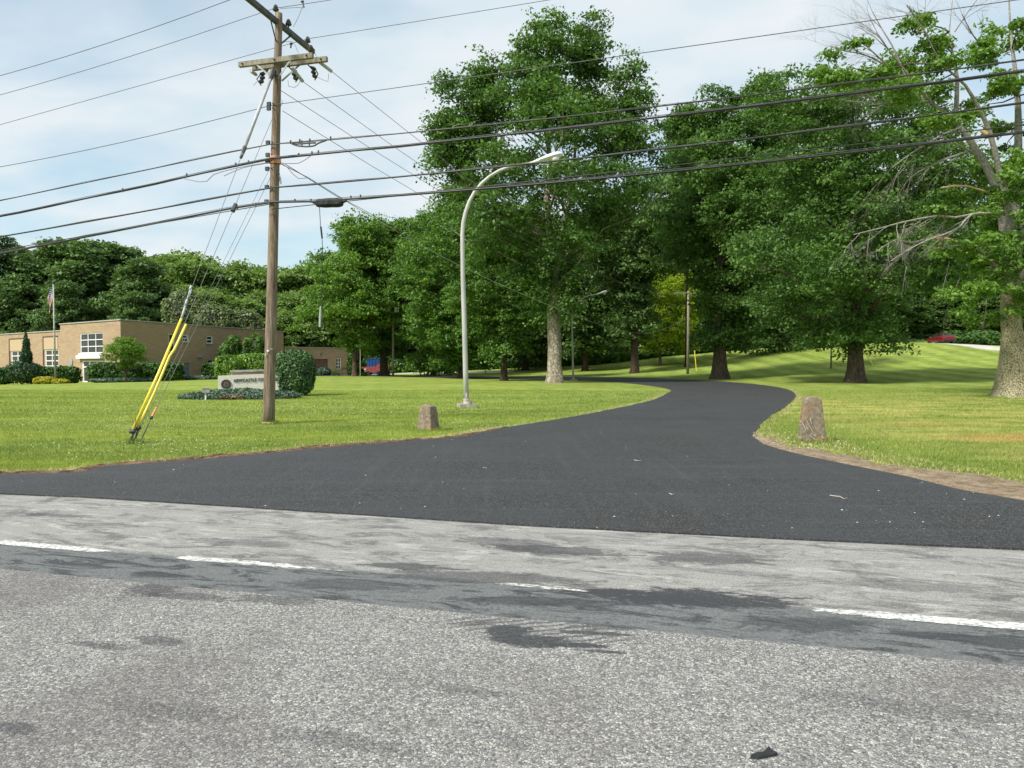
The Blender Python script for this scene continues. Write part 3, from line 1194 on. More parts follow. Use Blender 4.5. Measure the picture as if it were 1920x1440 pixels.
# grit on the new asphalt
n = 260
Y = 7 + 22 * rng.random(n) ** 2.0
X = (rng.random(n) * 2 - 1) * .66 * Y
ok = inside(X, Y)
X, Y = X[ok], Y[ok]
n = len(X)
r_ = .004 + .011 * rng.random(n) ** 3
Vc = []
for f in fcs:
    Vc.append(np.stack([np.stack([X, Y, HH(X, Y) + .032], 1) + o8[i] * r_[:, None] * np.array([1, 1, .6]) for i in f], 1))
Vc = np.stack(Vc, 1).reshape(-1, 3)
me = fast_mesh('grit', Vc, n * 4, 3, M['pebble'])
o = bpy.data.objects.new('grit', me)
COL.objects.link(o)
tag(o, 'pale crumbs of grit scattered on the new asphalt', kind='stuff')
#---PART2---
# ------------------------------------------------------------------ trees


def leaves(name, C, Nn, L, Wd, mat):
    n = len(C)
    rv = rng.normal(size=(n, 3))
    Nn = Nn / (np.linalg.norm(Nn, axis=1)[:, None] + 1e-9)
    t = np.cross(Nn, rv)
    t /= np.linalg.norm(t, axis=1)[:, None] + 1e-9
    b = np.cross(Nn, t)
    V = np.empty((n, 4, 3))
    L = L[:, None]
    Wd = Wd[:, None]
    V[:, 0] = C - t * L
    V[:, 1] = C + b * Wd - t * L * .1
    V[:, 2] = C + t * L - Nn * L * .35
    V[:, 3] = C - b * Wd - t * L * .1
    return fast_mesh(name, V.reshape(-1, 3), n, 4, mat)


def clump_leaves(cl, total, size, flat=.62, up=.55):
    """cl: list of (x,y,z,r); leaves shared out by r^2"""
    cl = np.array(cl, float)
    wgt = cl[:, 3] ** 2
    idx = rng.choice(len(cl), total, p=wgt / wgt.sum())
    u = rng.normal(size=(total, 3))
    u /= np.linalg.norm(u, axis=1)[:, None]
    u[:, 2] = np.where(u[:, 2] < -.35, -u[:, 2] * .6, u[:, 2])
    r_ = cl[idx, 3] * (.55 + .5 * rng.random(total) ** .6)
    # sub-lumps inside each clump
    sub = rng.normal(size=(len(cl), 5, 3)) * .38
    sk = sub[idx, rng.integers(0, 5, total)]
    C = cl[idx, :3] + (u * .72 + sk) * r_[:, None] * np.array([1, 1, flat])
    Nn = u * .55 + np.array([0, 0, up]) + rng.normal(size=(total, 3)) * .6
    s = size * (.6 + .8 * rng.random(total))
    return C, Nn, s


def crown_clumps(x, y, prof, cr, seed, holes=.12, amp=.22, depth=1.0, inner=.5):
    """prof: (z, left radius, right radius) from bottom to top"""
    rr = random.Random(seed)
    out = []
    prof = sorted(prof)
    zz = prof[0][0]
    while zz <= prof[-1][0]:
        for i in range(len(prof) - 1):
            if prof[i][0] <= zz <= prof[i + 1][0]:
                t = (zz - prof[i][0]) / (prof[i + 1][0] - prof[i][0] + 1e-9)
                rl_ = prof[i][1] * (1 - t) + prof[i + 1][1] * t
                rr_ = prof[i][2] * (1 - t) + prof[i + 1][2] * t
                break
        rd = (abs(rl_) + abs(rr_)) / 2 * depth
        m = max(3, int(2 * math.pi * rd / (cr * 1.42)))
        a0 = rr.random() * 6.28
        for k in range(m):
            if rr.random() < holes:
                continue
            a = a0 + 2 * math.pi * (k + rr.random() * .7) / m
            ca, sa = math.cos(a), math.sin(a)
            rx = rr_ if ca > 0 else rl_
            q = 1 - amp * .45 + amp * 1.5 * mnoise.noise(Vector((ca * 1.6 + seed * 3.7, sa * 1.6, zz / (cr * 2.4)))) + rr.uniform(-.10, .04)
            rx = max(0, rx * q - cr * .6)
            ry = max(0, rd * q - cr * .6)
            c = cr * rr.uniform(.7, 1.2)
            out.append((x + ca * rx, y + sa * ry, zz + rr.uniform(-.4, .4) * cr, c))
        for k in range(int(m * inner)):
            a = rr.random() * 6.28
            q = rr.uniform(.15, .72)
            ca = math.cos(a)
            rx = rr_ if ca > 0 else rl_
            out.append((x + ca * rx * q, y + math.sin(a) * rd * q, zz + rr.uniform(-.5, .5) * cr, cr * rr.uniform(.7, 1.1)))
        zz += cr * 1.08
    return out


def sublobes(big, r, seed):
    """each bough carries its own smaller clumps, mostly on its top and outside"""
    rr = random.Random(seed + 99)
    out = []
    for x, y, z, R1 in big:
        m = max(5, int(4.2 * (R1 / r) ** 2 * .8))
        sx, sy = rr.uniform(.85, 1.25), rr.uniform(.85, 1.25)
        for k in range(m):
            while True:
                d = Vector((rr.gauss(0, 1), rr.gauss(0, 1), rr.gauss(.15, 1)))
                if d.length > .1:
                    d.normalize()
                    if d.z > -.55:
                        break
            q = rr.uniform(.62, 1.0) * (R1 - r * .3)
            out.append((x + d.x * q * sx, y + d.y * q * sy, z + d.z * q * .72, r * rr.uniform(.6, 1.25)))
    return out


def limb(mb, a, b, r0, r1, seg=4, droop=.0, n=5, wob=.06):
    a, b = Vector(a), Vector(b)
    L_ = (b - a).length
    pts, rad = [], []
    for i in range(seg + 1):
        t = i / seg
        p = a.lerp(b, t)
        p.z += droop * L_ * math.sin(math.pi * t)
        if 0 < i < seg:
            p += Vector((random.uniform(-1, 1), random.uniform(-1, 1), random.uniform(-1, 1))) * L_ * wob
        pts.append(p)
        rad.append(r0 + (r1 - r0) * t)
    mb.tube(pts, rad, n, cap=False)
    return pts


def twigs(mb, p, d, L_, r0, depth, spread=.6, n=4, droop=0, bend=.25):
    """bare branching wood"""
    p = Vector(p)
    d = Vector(d).normalized()
    pts = [p.copy()]
    q = p.copy()
    dd = d.copy()
    seg = 4
    for i in range(seg):
        dd = (dd + Vector((random.uniform(-1, 1), random.uniform(-1, 1), random.uniform(-1, 1))) * bend * .5 + Vector((0, 0, -droop * .12))).normalized()
        q = q + dd * (L_ / seg)
        pts.append(q.copy())
    mb.tube(pts, [r0 * (1 - .6 * i / seg) for i in range(seg + 1)], n, cap=False)
    if depth > 0:
        for k in range(random.randint(3, 5)):
            i = random.randint(1, seg)
            nd = (dd + Vector((random.uniform(-1, 1), random.uniform(-1, 1), random.uniform(-1, 1))) * spread + Vector((0, 0, -droop * .3))).normalized()
            twigs(mb, pts[i], nd, L_ * random.uniform(.45, .7), r0 * (1 - .6 * i / seg) * .62, depth - 1, spread, 3, droop, bend)


def trunk_mb(mb, base, top, r0, r1, flare=1.5, n=20, seg=9, wob=.08):
    base, top = Vector(base), Vector(top)
    pts, rad = [], []
    hts = [-.02, .012, .03, .06, .12, .25, .4, .6, .8, 1.0]
    for i, t in enumerate(hts):
        p = base.lerp(top, max(t, -.02))
        if 2 < i < 9:
            p += Vector((mnoise.noise(Vector((base.x, i, 0))), mnoise.noise(Vector((base.y, i, 5))), 0)) * r0 * .35
        f = 1 + (flare - 1) * math.exp(-max(0, t) * (top - base).length / (r0 * 1.3)) if i else flare * 1.05
        pts.append(p)
        rad.append((r0 + (r1 - r0) * max(t, 0)) * f)
    v0 = len(mb.v)
    mb.tube(pts, rad, n, cap=False, wob=.16)
    L_ = (top - base).length
    for i, t in enumerate(hts):
        k = math.exp(-max(0, t) * L_ / (r0 * 1.1))
        c = pts[i]
        for j in range(n):
            v = mb.v[v0 + i * n + j]
            a = math.atan2(v[1] - c.y, v[0] - c.x)
            f = 1 + k * (.20 * math.sin(a * 4 + base.x * 3) + .13 * math.sin(a * 7 + base.y * 2))
            mb.v[v0 + i * n + j] = (c.x + (v[0] - c.x) * f, c.y + (v[1] - c.y) * f, v[2])
    return pts


def tree(name, px, Y, prof_px, label, cat='tree', group=None, leaf='oak', brk='bark', cr=1.6, nl=24000, size=.30, seed=1, trunk_w=24, holes=.12, amp=.22,
         depth=1.0, stems=None, limbs=22, flat=.62, forkpy=None, up=.55, inner=.5, aspect=.62, towers=()):
    b = GY(px, Y)
    root = thing(name, b, label, cat, group)
    prof = []
    for py, l, r in prof_px:
        z = zb(py, Y)
        prof.append((z, (px - l) / F * Y, (r - px) / F * Y))
    zlo_, zhi_ = min(a[0] for a in prof), max(a[0] for a in prof)
    prof = [(a[0] - cr * 1.5 * (a[0] - zlo_) / (zhi_ - zlo_), a[1], a[2]) for a in prof]
    big = crown_clumps(b.x, b.y, prof, cr * 1.75, seed, holes * .6, amp * 1.15, depth, inner * .5)
    for k_, (tx, dy, tp) in enumerate(towers):
        tprof = [(zb(a_, Y + dy), (tx - l_) / F * (Y + dy), (r_ - tx) / F * (Y + dy)) for a_, l_, r_ in tp]
        z0_, z1_ = min(a_[0] for a_ in tprof), max(a_[0] for a_ in tprof)
        tprof = [(a_[0] - cr * .9 * (a_[0] - z0_) / (z1_ - z0_), a_[1], a_[2]) for a_ in tprof]
        big += crown_clumps((tx - 960) / F * (Y + dy), Y + dy, tprof, cr * 1.25, seed + 31 * (k_ + 1), .12, .25, 1.0, .4)
    cl = sublobes(big, cr * .72, seed)
    C, Nn, s = clump_leaves(cl, int(nl * 2.0), size * .52, flat, up)
    me = leaves('crown', C - np.array(b), Nn, s, s * aspect, M[leaf])
    o = bpy.data.objects.new('crown', me)
    COL.objects.link(o)
    o.parent = root
    tb = MB()
    r0 = trunk_w / 2 / F * Y
    top = prof and max(p[0] for p in prof)
    zt = b.z + (top - b.z) * .82
    random.seed(seed * 13 + 5)
    if stems:
        zf = zb(forkpy, Y)
        f = b + Vector((0, 0, zf - b.z))
        trunk_mb(tb, b - Vector((0, 0, .15)), f, r0, r0 * .86)
        axes = []
        for sx, sy, w_ in stems:
            e = Vector(((sx - 960) / F * Y, Y + random.uniform(-1, 1.5), zb(sy, Y)))
            axes.append((f - Vector((0, 0, .4)), e, r0 * w_))
            limb(tb, f - Vector((0, 0, .4)), e, r0 * w_, r0 * w_ * .22, 7, 0, 8, .015)
    else:
        e = Vector((b.x + random.uniform(-.5, .5), b.y, zt))
        trunk_mb(tb, b - Vector((0, 0, .15)), e, r0, r0 * .18)
        axes = [(b, e, r0)]
    tr = tb.build('trunk', M[brk], root, smooth=True)
    lb = MB()
    cls = sorted(cl, key=lambda c: -c[3])
    random.shuffle(cls)
    for c in cls[:limbs]:
        a0_, e_, w_ = random.choice(axes)
        L_ = math.hypot(c[0] - b.x, c[1] - b.y)
        zs = max(a0_.z + .95 * (prof[0][0] + .5 - a0_.z), c[2] - L_ * random.uniform(.35, .8))
        t = (zs - a0_.z) / max(.1, e_.z - a0_.z)
        t = min(.96, max(.05, t))
        st = a0_.lerp(e_, t)
        rr_ = w_ * (1 - .78 * t) * .5
        limb(lb, st, c[:3], rr_, .03, 4, random.uniform(-.05, .1), 5, .05)
    lb.build('branches', M[brk], root, smooth=True)
    return root, b, prof


def ppos(root, px, py, Y):
    return P(px, py, Y)


# the tallest oak in the middle
tree('oak_tree', 1040, 66, [(575, 985, 1045), (525, 900, 1062), (480, 850, 1120), (420, 825, 1215), (360, 795, 1238), (300, 785, 1245), (250, 800, 1226), (215, 840, 1190), (180, 890, 1150)],
     'tallest oak with two grey stems, standing beside the second lamp post', leaf='oak', brk='bark_flaky', cr=1.4, nl=54000, size=.27, seed=3, trunk_w=27, holes=.26, amp=.36,
     stems=[(1018, 120, .62), (1078, 250, .58), (1045, 330, .3)], forkpy=560, limbs=60, depth=.85, inner=.42,
     towers=[(1010, -1, [(230, 955, 1065), (150, 950, 1068), (80, 955, 1062), (40, 968, 1052), (2, 990, 1035)]), (1100, 1.5, [(230, 1050, 1150), (150, 1055, 1145), (90, 1062, 1142), (45, 1075, 1130), (25, 1090, 1112)]),
             (905, 0, [(270, 850, 960), (190, 862, 955), (130, 872, 945), (85, 888, 925)]), (1175, 0, [(270, 1120, 1228), (190, 1130, 1226), (140, 1145, 1215), (108, 1165, 1198)]),
             (845, -2, [(300, 792, 900), (230, 800, 890), (170, 815, 875), (135, 828, 858)])])
# left group
tree('oak_tree', 868, 88, [(668, 800, 930), (640, 752, 985), (580, 735, 1000), (500, 728, 1010), (440, 742, 1005), (390, 775, 985), (350, 815, 960), (320, 850, 930)],
     'dense rounded oak directly behind the nearest lamp post', leaf='maple', brk='bark_dark', cr=1.4, nl=46000, size=.29, seed=5, trunk_w=14, holes=.06, amp=.2, depth=.9)
tree('oak_tree', 945, 76, [(655, 905, 985), (620, 880, 1015), (560, 850, 1040), (500, 848, 1050), (440, 865, 1045), (380, 900, 1010)],
     'dark-trunked oak between the nearest lamp post and the tallest oak', leaf='maple', brk='bark_dark', cr=1.5, nl=26000, size=.27, seed=6, trunk_w=13, holes=.1)
tree('oak_tree', 985, 125, [(660, 930, 1050), (600, 900, 1090), (520, 890, 1110), (440, 920, 1100)],
     'oak far behind the drive, its trunk showing left of the tallest oak', leaf='deep', brk='bark_dark', cr=2.2, nl=12000, size=.5, seed=7, trunk_w=11)
tree('maple_tree', 665, 95, [(640, 625, 705), (618, 575, 735), (590, 545, 755), (560, 535, 760), (500, 555, 755), (460, 585, 750), (430, 600, 745), (405, 625, 730), (388, 665, 715)],
     'loose spreading maple beside the end of the brick building', leaf='oak_b', brk='bark', cr=1.7, nl=30000, size=.31, seed=8, trunk_w=10, holes=.22, amp=.34, inner=.35, limbs=34)
tree('maple_tree', 720, 100, [(640, 690, 760), (610, 660, 785), (560, 655, 800), (500, 655, 800), (440, 665, 795), (400, 685, 775), (378, 705, 748)],
     'maple with a thick dark trunk in front of the blue bin', leaf='maple', brk='bark_dark', cr=1.8, nl=26000, size=.33, seed=9, trunk_w=15, holes=.18, amp=.3)
tree('maple_tree', 812, 112, [(690, 780, 850), (650, 735, 880), (580, 720, 900), (480, 730, 900), (410, 745, 890), (370, 780, 860)],
     'maple filling the space behind the dense rounded oak', leaf='maple', brk='bark_dark', cr=2.0, nl=16000, size=.42, seed=10, trunk_w=9)
# middle, beyond the drive
tree('oak_tree', 1190, 98, [(600, 1120, 1190), (560, 1085, 1215), (500, 1075, 1235), (460, 1075, 1300), (400, 1090, 1330), (350, 1110, 1310), (320, 1150, 1280)],
     'dark oak with a forked trunk beyond the bend of the driveway', leaf='deep', brk='bark_dark', cr=2.0, nl=22000, size=.37, seed=11, trunk_w=14, holes=.3, amp=.3, stems=[(1175, 470, .7), (1222, 480, .6)], forkpy=615, inner=.25, limbs=30)
tree('oak_tree', 1097, 118, [(655, 1050, 1140), (600, 1020, 1170), (520, 1000, 1190), (440, 1010, 1180)],
     'oak behind the second lamp post, its bare trunk right of it', leaf='deep', brk='bark_dark', cr=2.2, nl=12000, size=.5, seed=12, trunk_w=11)
tree('young_tree', 1237, 118, [(650, 1205, 1310), (600, 1195, 1335), (560, 1205, 1345), (530, 1215, 1340), (508, 1235, 1315), (492, 1255, 1295)],
     'yellow-green young tree glowing between the dark oaks', leaf='yellow', brk='bark', cr=1.3, nl=15000, size=.30, seed=13, trunk_w=6, holes=.12)
tree('oak_tree', 1350, 72, [(635, 1325, 1440), (600, 1318, 1490), (540, 1318, 1520), (480, 1300, 1530), (440, 1235, 1530), (380, 1225, 1530), (300, 1240, 1520), (260, 1262, 1490), (225, 1290, 1465)],
     'broad oak with a stout trunk at the outer edge of the driveway bend', leaf='oak', brk='bark', cr=1.45, nl=50000, size=.28, seed=14, trunk_w=25, holes=.2, amp=.32,
     towers=[(1345, 0, [(270, 1300, 1390), (200, 1305, 1385), (160, 1318, 1372), (132, 1332, 1358)]), (1430, 2, [(280, 1385, 1480), (200, 1390, 1475), (160, 1402, 1462), (128, 1420, 1446)]), (1280, 3, [(300, 1245, 1320), (230, 1250, 1312), (190, 1262, 1300)])])
tree('oak_tree', 1605, 58, [(630, 1470, 1750), (600, 1420, 1800), (550, 1390, 1830), (480, 1370, 1850), (400, 1375, 1850), (320, 1390, 1840), (250, 1400, 1830), (190, 1420, 1800), (140, 1440, 1740), (100, 1480, 1700)],
     'wide low-branched oak on the right lawn left of the pale-barked oak', leaf='oak', brk='bark', cr=1.35, nl=62000, size=.235, seed=15, trunk_w=29, holes=.22, amp=.32, depth=.85, limbs=36)
tree('oak_tree', 1470, 112, [(650, 1390, 1560), (560, 1370, 1590), (450, 1360, 1600), (350, 1370, 1590), (250, 1385, 1560), (170, 1400, 1530), (120, 1440, 1500)],
     'oak rising on the hill between the two broad oaks', leaf='oak', brk='bark_dark', cr=2.3, nl=22000, size=.44, seed=16, trunk_w=12)
tree('oak_tree', 1288, 105, [(450, 1250, 1340), (400, 1240, 1370), (300, 1245, 1350), (230, 1255, 1320), (190, 1268, 1295)],
     'slim oak behind the far utility pole', leaf='oak', brk='bark_dark', cr=2.0, nl=12000, size=.40, seed=17, trunk_w=8)

# the pale-barked oak on the right with torn and dead limbs
YB = 36.5
b = GY(1899, YB)
b_oak = b.copy()
ro = thing('oak_tree', b, 'old oak with pale lichen-covered trunk and many dead bare limbs at the right edge', 'tree')
tb = MB()
f1 = P(1894, 545, YB)
trunk_mb(tb, b - Vector((0, 0, .15)), f1, 21.5 / F * YB, 15.5 / F * YB, 1.75, n=24)
lbm = MB()
limbs_px = [([(1893, 545), (1885, 430), (1868, 350), (1830, 280), (1790, 225), (1745, 190), (1700, 150), (1640, 110)], .36, 0),
            ([(1893, 545), (1893, 400), (1875, 330), (1855, 245), (1810, 160), (1765, 120), (1735, 60), (1700, 10)], .24, -1.5),
            ([(1893, 545), (1900, 420), (1908, 300), (1908, 180), (1895, 60), (1890, -60)], .34, .8),
            ([(1893, 545), (1915, 440), (1960, 330), (2010, 230), (2040, 100)], .30, .3),
            ([(1893, 545), (1850, 480), (1800, 460), (1740, 470)], .16, -1.2),
            ([(1790, 225), (1795, 150), (1780, 60), (1790, -20)], .13, .5),
            ([(1893, 545), (1930, 500), (1990, 470), (2050, 480)], .2, -1)]
axes = []
for pts, r_, dy in limbs_px:
    pp = [P(x_, y_, YB + dy * i / (len(pts) - 1) * 2) for i, (x_, y_) in enumerate(pts)]
    pp = catmull(pp, .8)
    m_ = len(pp)
    lbm.tube(pp, [r_ * max(.09, (1 - i / (m_ - 1)) ** 1.15) for i in range(m_)], 8, cap=False, wob=.1)
    axes.append(pp)
tb.build('trunk', M['bark_pale'], ro, smooth=True)
lbm.build('limb', M['dead'], ro, smooth=True)
cl = []
rr = random.Random(4)
# foliage masses measured on the photograph, spread in depth
for px, py, rpx, cnt in [(1880, 360, 55, 9), (1905, 420, 50, 8), (1850, 430, 40, 4), (1900, 500, 50, 8), (1840, 520, 38, 6), (1790, 560, 30, 4), (1815, 480, 25, 2), (1865, 340, 40, 5), (1800, 385, 40, 3),
                         (1760, 400, 25, 2), (1895, 60, 45, 6), (1900, 150, 40, 4), (1850, 110, 25, 3), (1730, 50, 22, 3), (1745, 90, 28, 4), (1700, 130, 28, 3), (1770, 150, 34, 3), (1840, 190, 32, 3), (1700, 180, 32, 3),
                         (1650, 140, 25, 2), (1600, 90, 16, 1), (1560, 120, 25, 2), (1590, 150, 30, 3), (1640, 180, 30, 2), (1880, 240, 30, 3), (1780, 220, 30, 2), (1990, 300, 80, 12), (1990, 450, 80, 12), (1980, 130, 80, 9), (1900, 290, 30, 3), (1820, 600, 22, 2), (1880, 590, 26, 2), (1760, 470, 26, 2),
                         (1930, 560, 40, 5), (1860, 470, 40, 5)]:
    for k in range(cnt):
        a, q = rr.random() * 6.28, rr.random() ** .5
        c = P(px + math.cos(a) * q * rpx, py + math.sin(a) * q * rpx * .8, YB + rr.uniform(-2.6, 2.6))
        cl.append((c.x, c.y, c.z, rr.uniform(.5, .85)))
C, Nn, s = clump_leaves(cl, 52000, .095)
me = leaves('crown', C - np.array(b), Nn, s, s * .55, M['oak_b'])
o = bpy.data.objects.new('crown', me)
COL.objects.link(o)
o.parent = ro
lb = MB()
random.seed(21)
for c in cl[::2]:
    best, bd = None, 1e9
    for pp in axes:
        for p in pp[2:]:
            d_ = (p - Vector(c[:3])).length
            if d_ < bd and p.z < c[2] + 1:
                best, bd = p, d_
    if best is not None and bd < 5:
        limb(lb, best, c[:3], .045, .012, 3, .02, 4, .06)
lb.build('branches', M['bark'], ro, smooth=True)
db = MB()
random.seed(5)
# dead fans: upper left and the drooping fan over the lawn
for (x0, y0), (x1, y1), L_, r_, dp, dr in [((1700, 150), (1560, 60), 3.4, .055, 4, .0), ((1745, 190), (1600, 10), 4.2, .06, 4, -.1), ((1640, 110), (1530, 60), 2.4, .04, 4, .1), ((1760, 105), (1690, -30), 2.8, .05, 4, 0),
                                            ((1700, 150), (1640, -30), 3.6, .05, 4, 0), ((1740, 190), (1600, 200), 3.5, .05, 4, .25), ((1790, 60), (1850, -40), 2.0, .03, 3, 0),
                                            ((1800, 240), (1640, 290), 4.0, .06, 4, .3), ((1830, 280), (1650, 300), 3.4, .05, 3, .4), ((1850, 100), (1790, 20), 2.4, .04, 3, 0), ((1830, 290), (1740, 240), 2.6, .05, 3, .3), ((1700, 200), (1560, 170), 3.2, .04, 4, .2)]:
    a_, e_ = P(x0, y0, YB - .3), P(x1, y1, YB - 1.2)
    twigs(db, a_, e_ - a_, L_, r_, dp, .62, 5, dr)
for path, L_, k_ in [([(1822, 402), (1790, 408), (1760, 405), (1700, 415), (1650, 428), (1600, 440)], 1.35, 9), ([(1870, 400), (1822, 402), (1800, 425), (1770, 440), (1740, 450), (1700, 470), (1670, 490)], 1.2, 8), ([(1770, 440), (1710, 455), (1680, 450), (1645, 470)], 1.1, 6)]:
    pp = catmull([P(x_, y_, YB - 1.5 - i * .25) for i, (x_, y_) in enumerate(path)], .35)
    m_ = len(pp)
    db.tube(pp, [.065 * (1 - .75 * i / m_) for i in range(m_)], 5, cap=False)
    for q in range(k_):
        i = int(m_ * (.2 + .78 * q / k_))
        i = min(m_ - 1, i)
        twigs(db, pp[i], Vector((-.55 + random.uniform(-.4, .5), random.uniform(-.5, .5), -.6)), L_ * random.uniform(.6, 1.1), .022, 3, .62, 4, .3, .5)
for (x0, y0), (x1, y1) in [((1800, 520), (1770, 590)), ((1780, 490), (1755, 560)), ((1850, 560), (1835, 620)), ((1700, 500), (1690, 540))]:
    a_, e_ = P(x0, y0, YB - 1), P(x1, y1, YB - 1)
    twigs(db, a_, e_ - a_, (e_ - a_).length * .9, .02, 2, .45, 4, .2)
db.build('dead_limb', M['dead'], ro, smooth=True)['label'] = 'bare grey dead branches drooping to the left'
rb = MB()
rb.tube([P(1838, 245, YB - 1.2), P(1850, 250, YB - 1.2), P(1856, 254, YB - 1.2)], [.05, .13, .03], 6)
rb.tube([P(1765, 352, YB - 1.2), P(1790, 348, YB - 1.2), P(1815, 349, YB - 1.0), P(1865, 365, YB)], [.03, .05, .04, .05], 5)
rb.tube([P(1748, 448, YB - 1.2), P(1765, 446, YB - 1.2), P(1780, 448, YB - 1.2), P(1850, 480, YB)], [.03, .06, .04, .05], 5)
rb.build('torn_wood', M['raw'], ro)
for o_ in ro.children:
    if o_.name.startswith(('torn_wood', 'dead_limb', 'branches')):
        o_['kind'] = 'stuff'

# ------------------------------------------------------------------ the wood behind


def back_proto(name, leaf, seed, h, rad, nl, size, cr, label, group, brk='bark_dark', conifer=False):
    root = thing(name, (0, 0, 0), label, 'tree', group)
    if conifer:
        prof = [(h * .08, rad, rad), (h * .4, rad * .7, rad * .7), (h * .8, rad * .28, rad * .28), (h, .15, .15)]
    else:
        prof = [(h * .10, rad * .75, rad * .7), (h * .3, rad, rad * .95), (h * .6, rad * .95, rad), (h * .82, rad * .7, rad * .7), (h * .96, rad * .3, rad * .3)]
    cl_ = sublobes(crown_clumps(0, 0, prof, cr * 1.5, seed, .05, .3, 1.0, .25), cr * .7, seed)
    C_, N_, s_ = clump_leaves(cl_, int(nl * 1.9), size * .62, .66)
    o_ = bpy.data.objects.new('crown', leaves('crown', C_, N_, s_, s_ * .62, M[leaf]))
    COL.objects.link(o_)
    o_.parent = root
    t_ = MB()
    random.seed(seed)
    trunk_mb(t_, (0, 0, -.4), (.3, 0, h * .85), h * .017, .06)
    for c in random.sample(cl_, min(14, len(cl_))):
        limb(t_, (0, 0, max(h * .12, c[2] - math.hypot(c[0], c[1]) * .6)), c[:3], .1, .03, 3, .03, 4)
    t_.build('trunk', M[brk], root, smooth=True)
    return root


protoD = back_proto('woodland_tree', 'wood_dark', 31, 20, 6.2, 20000, .42, 2.0, 'dark green tree in the wood behind the brick building', 'dark trees in the wood')
protoL = back_proto('woodland_tree', 'wood_light', 37, 18, 6.0, 17000, .40, 1.7, 'lighter green tree in the wood right of the dark trees', 'lighter trees in the wood')
protoB = back_proto('woodland_tree', 'deep', 41, 20, 6.5, 14000, .50, 2.1, 'deep green woodland tree behind the oaks beyond the driveway', 'trees behind the oaks')
protoS = back_proto('spruce_tree', 'spruce', 43, 22, 3.0, 9000, .35, 1.2, 'tall dark spruce spire among the trees at the left edge', None, conifer=True)


def place(proto, first, px, Y, toppy, hproto, rz, label=None, wide=1.0, rad=None):
    g = GY(px, Y)
    hh = zb(toppy, Y) - g.z
    s_ = hh / (hproto + 2.6)
    o_ = proto if first else copy_thing(proto, g, rz, label)
    o_.location = g
    o_.rotation_euler = (0, 0, rz)
    o_.scale = (s_ * wide, s_ * wide, s_)
    if label:
        o_['label'] = label
    return o_


rr = random.Random(77)
fst = True
for px, Y, top, *lab in [(-170, 140, 455), (-95, 128, 452), (-20, 132, 455, 'dark woodland tree cut by the left edge under the lowest cable'), (45, 126, 468, 'dark woodland tree rising above the weeping evergreen'), (110, 132, 442, 'dark woodland tree directly above the flagpole'),
                       (165, 128, 440, 'tallest dark woodland tree above the entrance window'), (215, 133, 452, 'dark woodland tree above the small round-headed tree'), (262, 126, 478, 'last dark woodland tree before the lighter ones begin'), (-60, 150, 440), (20, 155, 450), (200, 155, 448), (310, 150, 470), (120, 118, 520), (250, 119, 540), (20, 119, 520)]:
    place(protoD, fst, px, Y, top, 19.6, rr.random() * 6, lab[0] if lab else 'dark green tree in the wood behind the brick building', wide=rr.uniform(.95, 1.2))
    fst = False
fst = True
for px, Y, top, *lab in [(300, 145, 455, 'leftmost of the lighter woodland trees, next to the dark ones'), (345, 150, 450, 'lighter woodland tree rising over the tip of the yellow guards'), (385, 142, 466), (430, 146, 468, 'lighter woodland tree crossed by the guy wires'),
                       (470, 150, 482, 'lighter woodland tree just left of the wooden pole'), (515, 144, 478, 'lighter woodland tree directly behind the wooden pole'), (555, 150, 480, 'lighter woodland tree between the wooden pole and the hanging weight'), (600, 146, 470), (330, 130, 520), (400, 132, 530), (470, 133, 545), (560, 136, 530), (640, 140, 480)]:
    place(protoL, fst, px, Y, top, 17.6, rr.random() * 6, lab[0] if lab else 'lighter green tree in the wood right of the dark trees', wide=rr.uniform(1.0, 1.25))
    fst = False
fst = True
for px, Y, top in [(690, 148, 440), (760, 150, 430), (830, 152, 440), (900, 150, 430), (960, 155, 420), (1030, 150, 420), (1110, 152, 410), (1180, 158, 400), (1250, 150, 380), (1330, 155, 330), (1400, 158, 300), (1480, 150, 300), (1560, 155, 320),
                   (1640, 150, 330), (1720, 155, 350), (1800, 150, 370), (1880, 148, 380), (1960, 150, 380), (2050, 150, 380), (1350, 140, 560), (1290, 146, 560), (1540, 138, 520), (1700, 136, 540), (1780, 140, 540), (1860, 132, 530), (1930, 128, 520), (1640, 132, 500), (1450, 135, 540), (1150, 143, 560), (1040, 140, 570), (930, 141, 580)]:
    place(protoB, fst, px, Y, top, 19.6, rr.random() * 6, wide=rr.uniform(1.0, 1.3) if top < 500 else 1.7)
    fst = False
place(protoS, True, 5, 124, 425, 21.5, 0)
place(protoS, False, 243, 140, 468, 21.5, 1, 'dark spruce tip poking up between dark and lighter trees', .8)
place(protoS, False, 88, 138, 450, 21.5, 2, 'slim spruce tip rising above the dark trees left of the flagpole', .8)

# low thicket at the foot of the wood


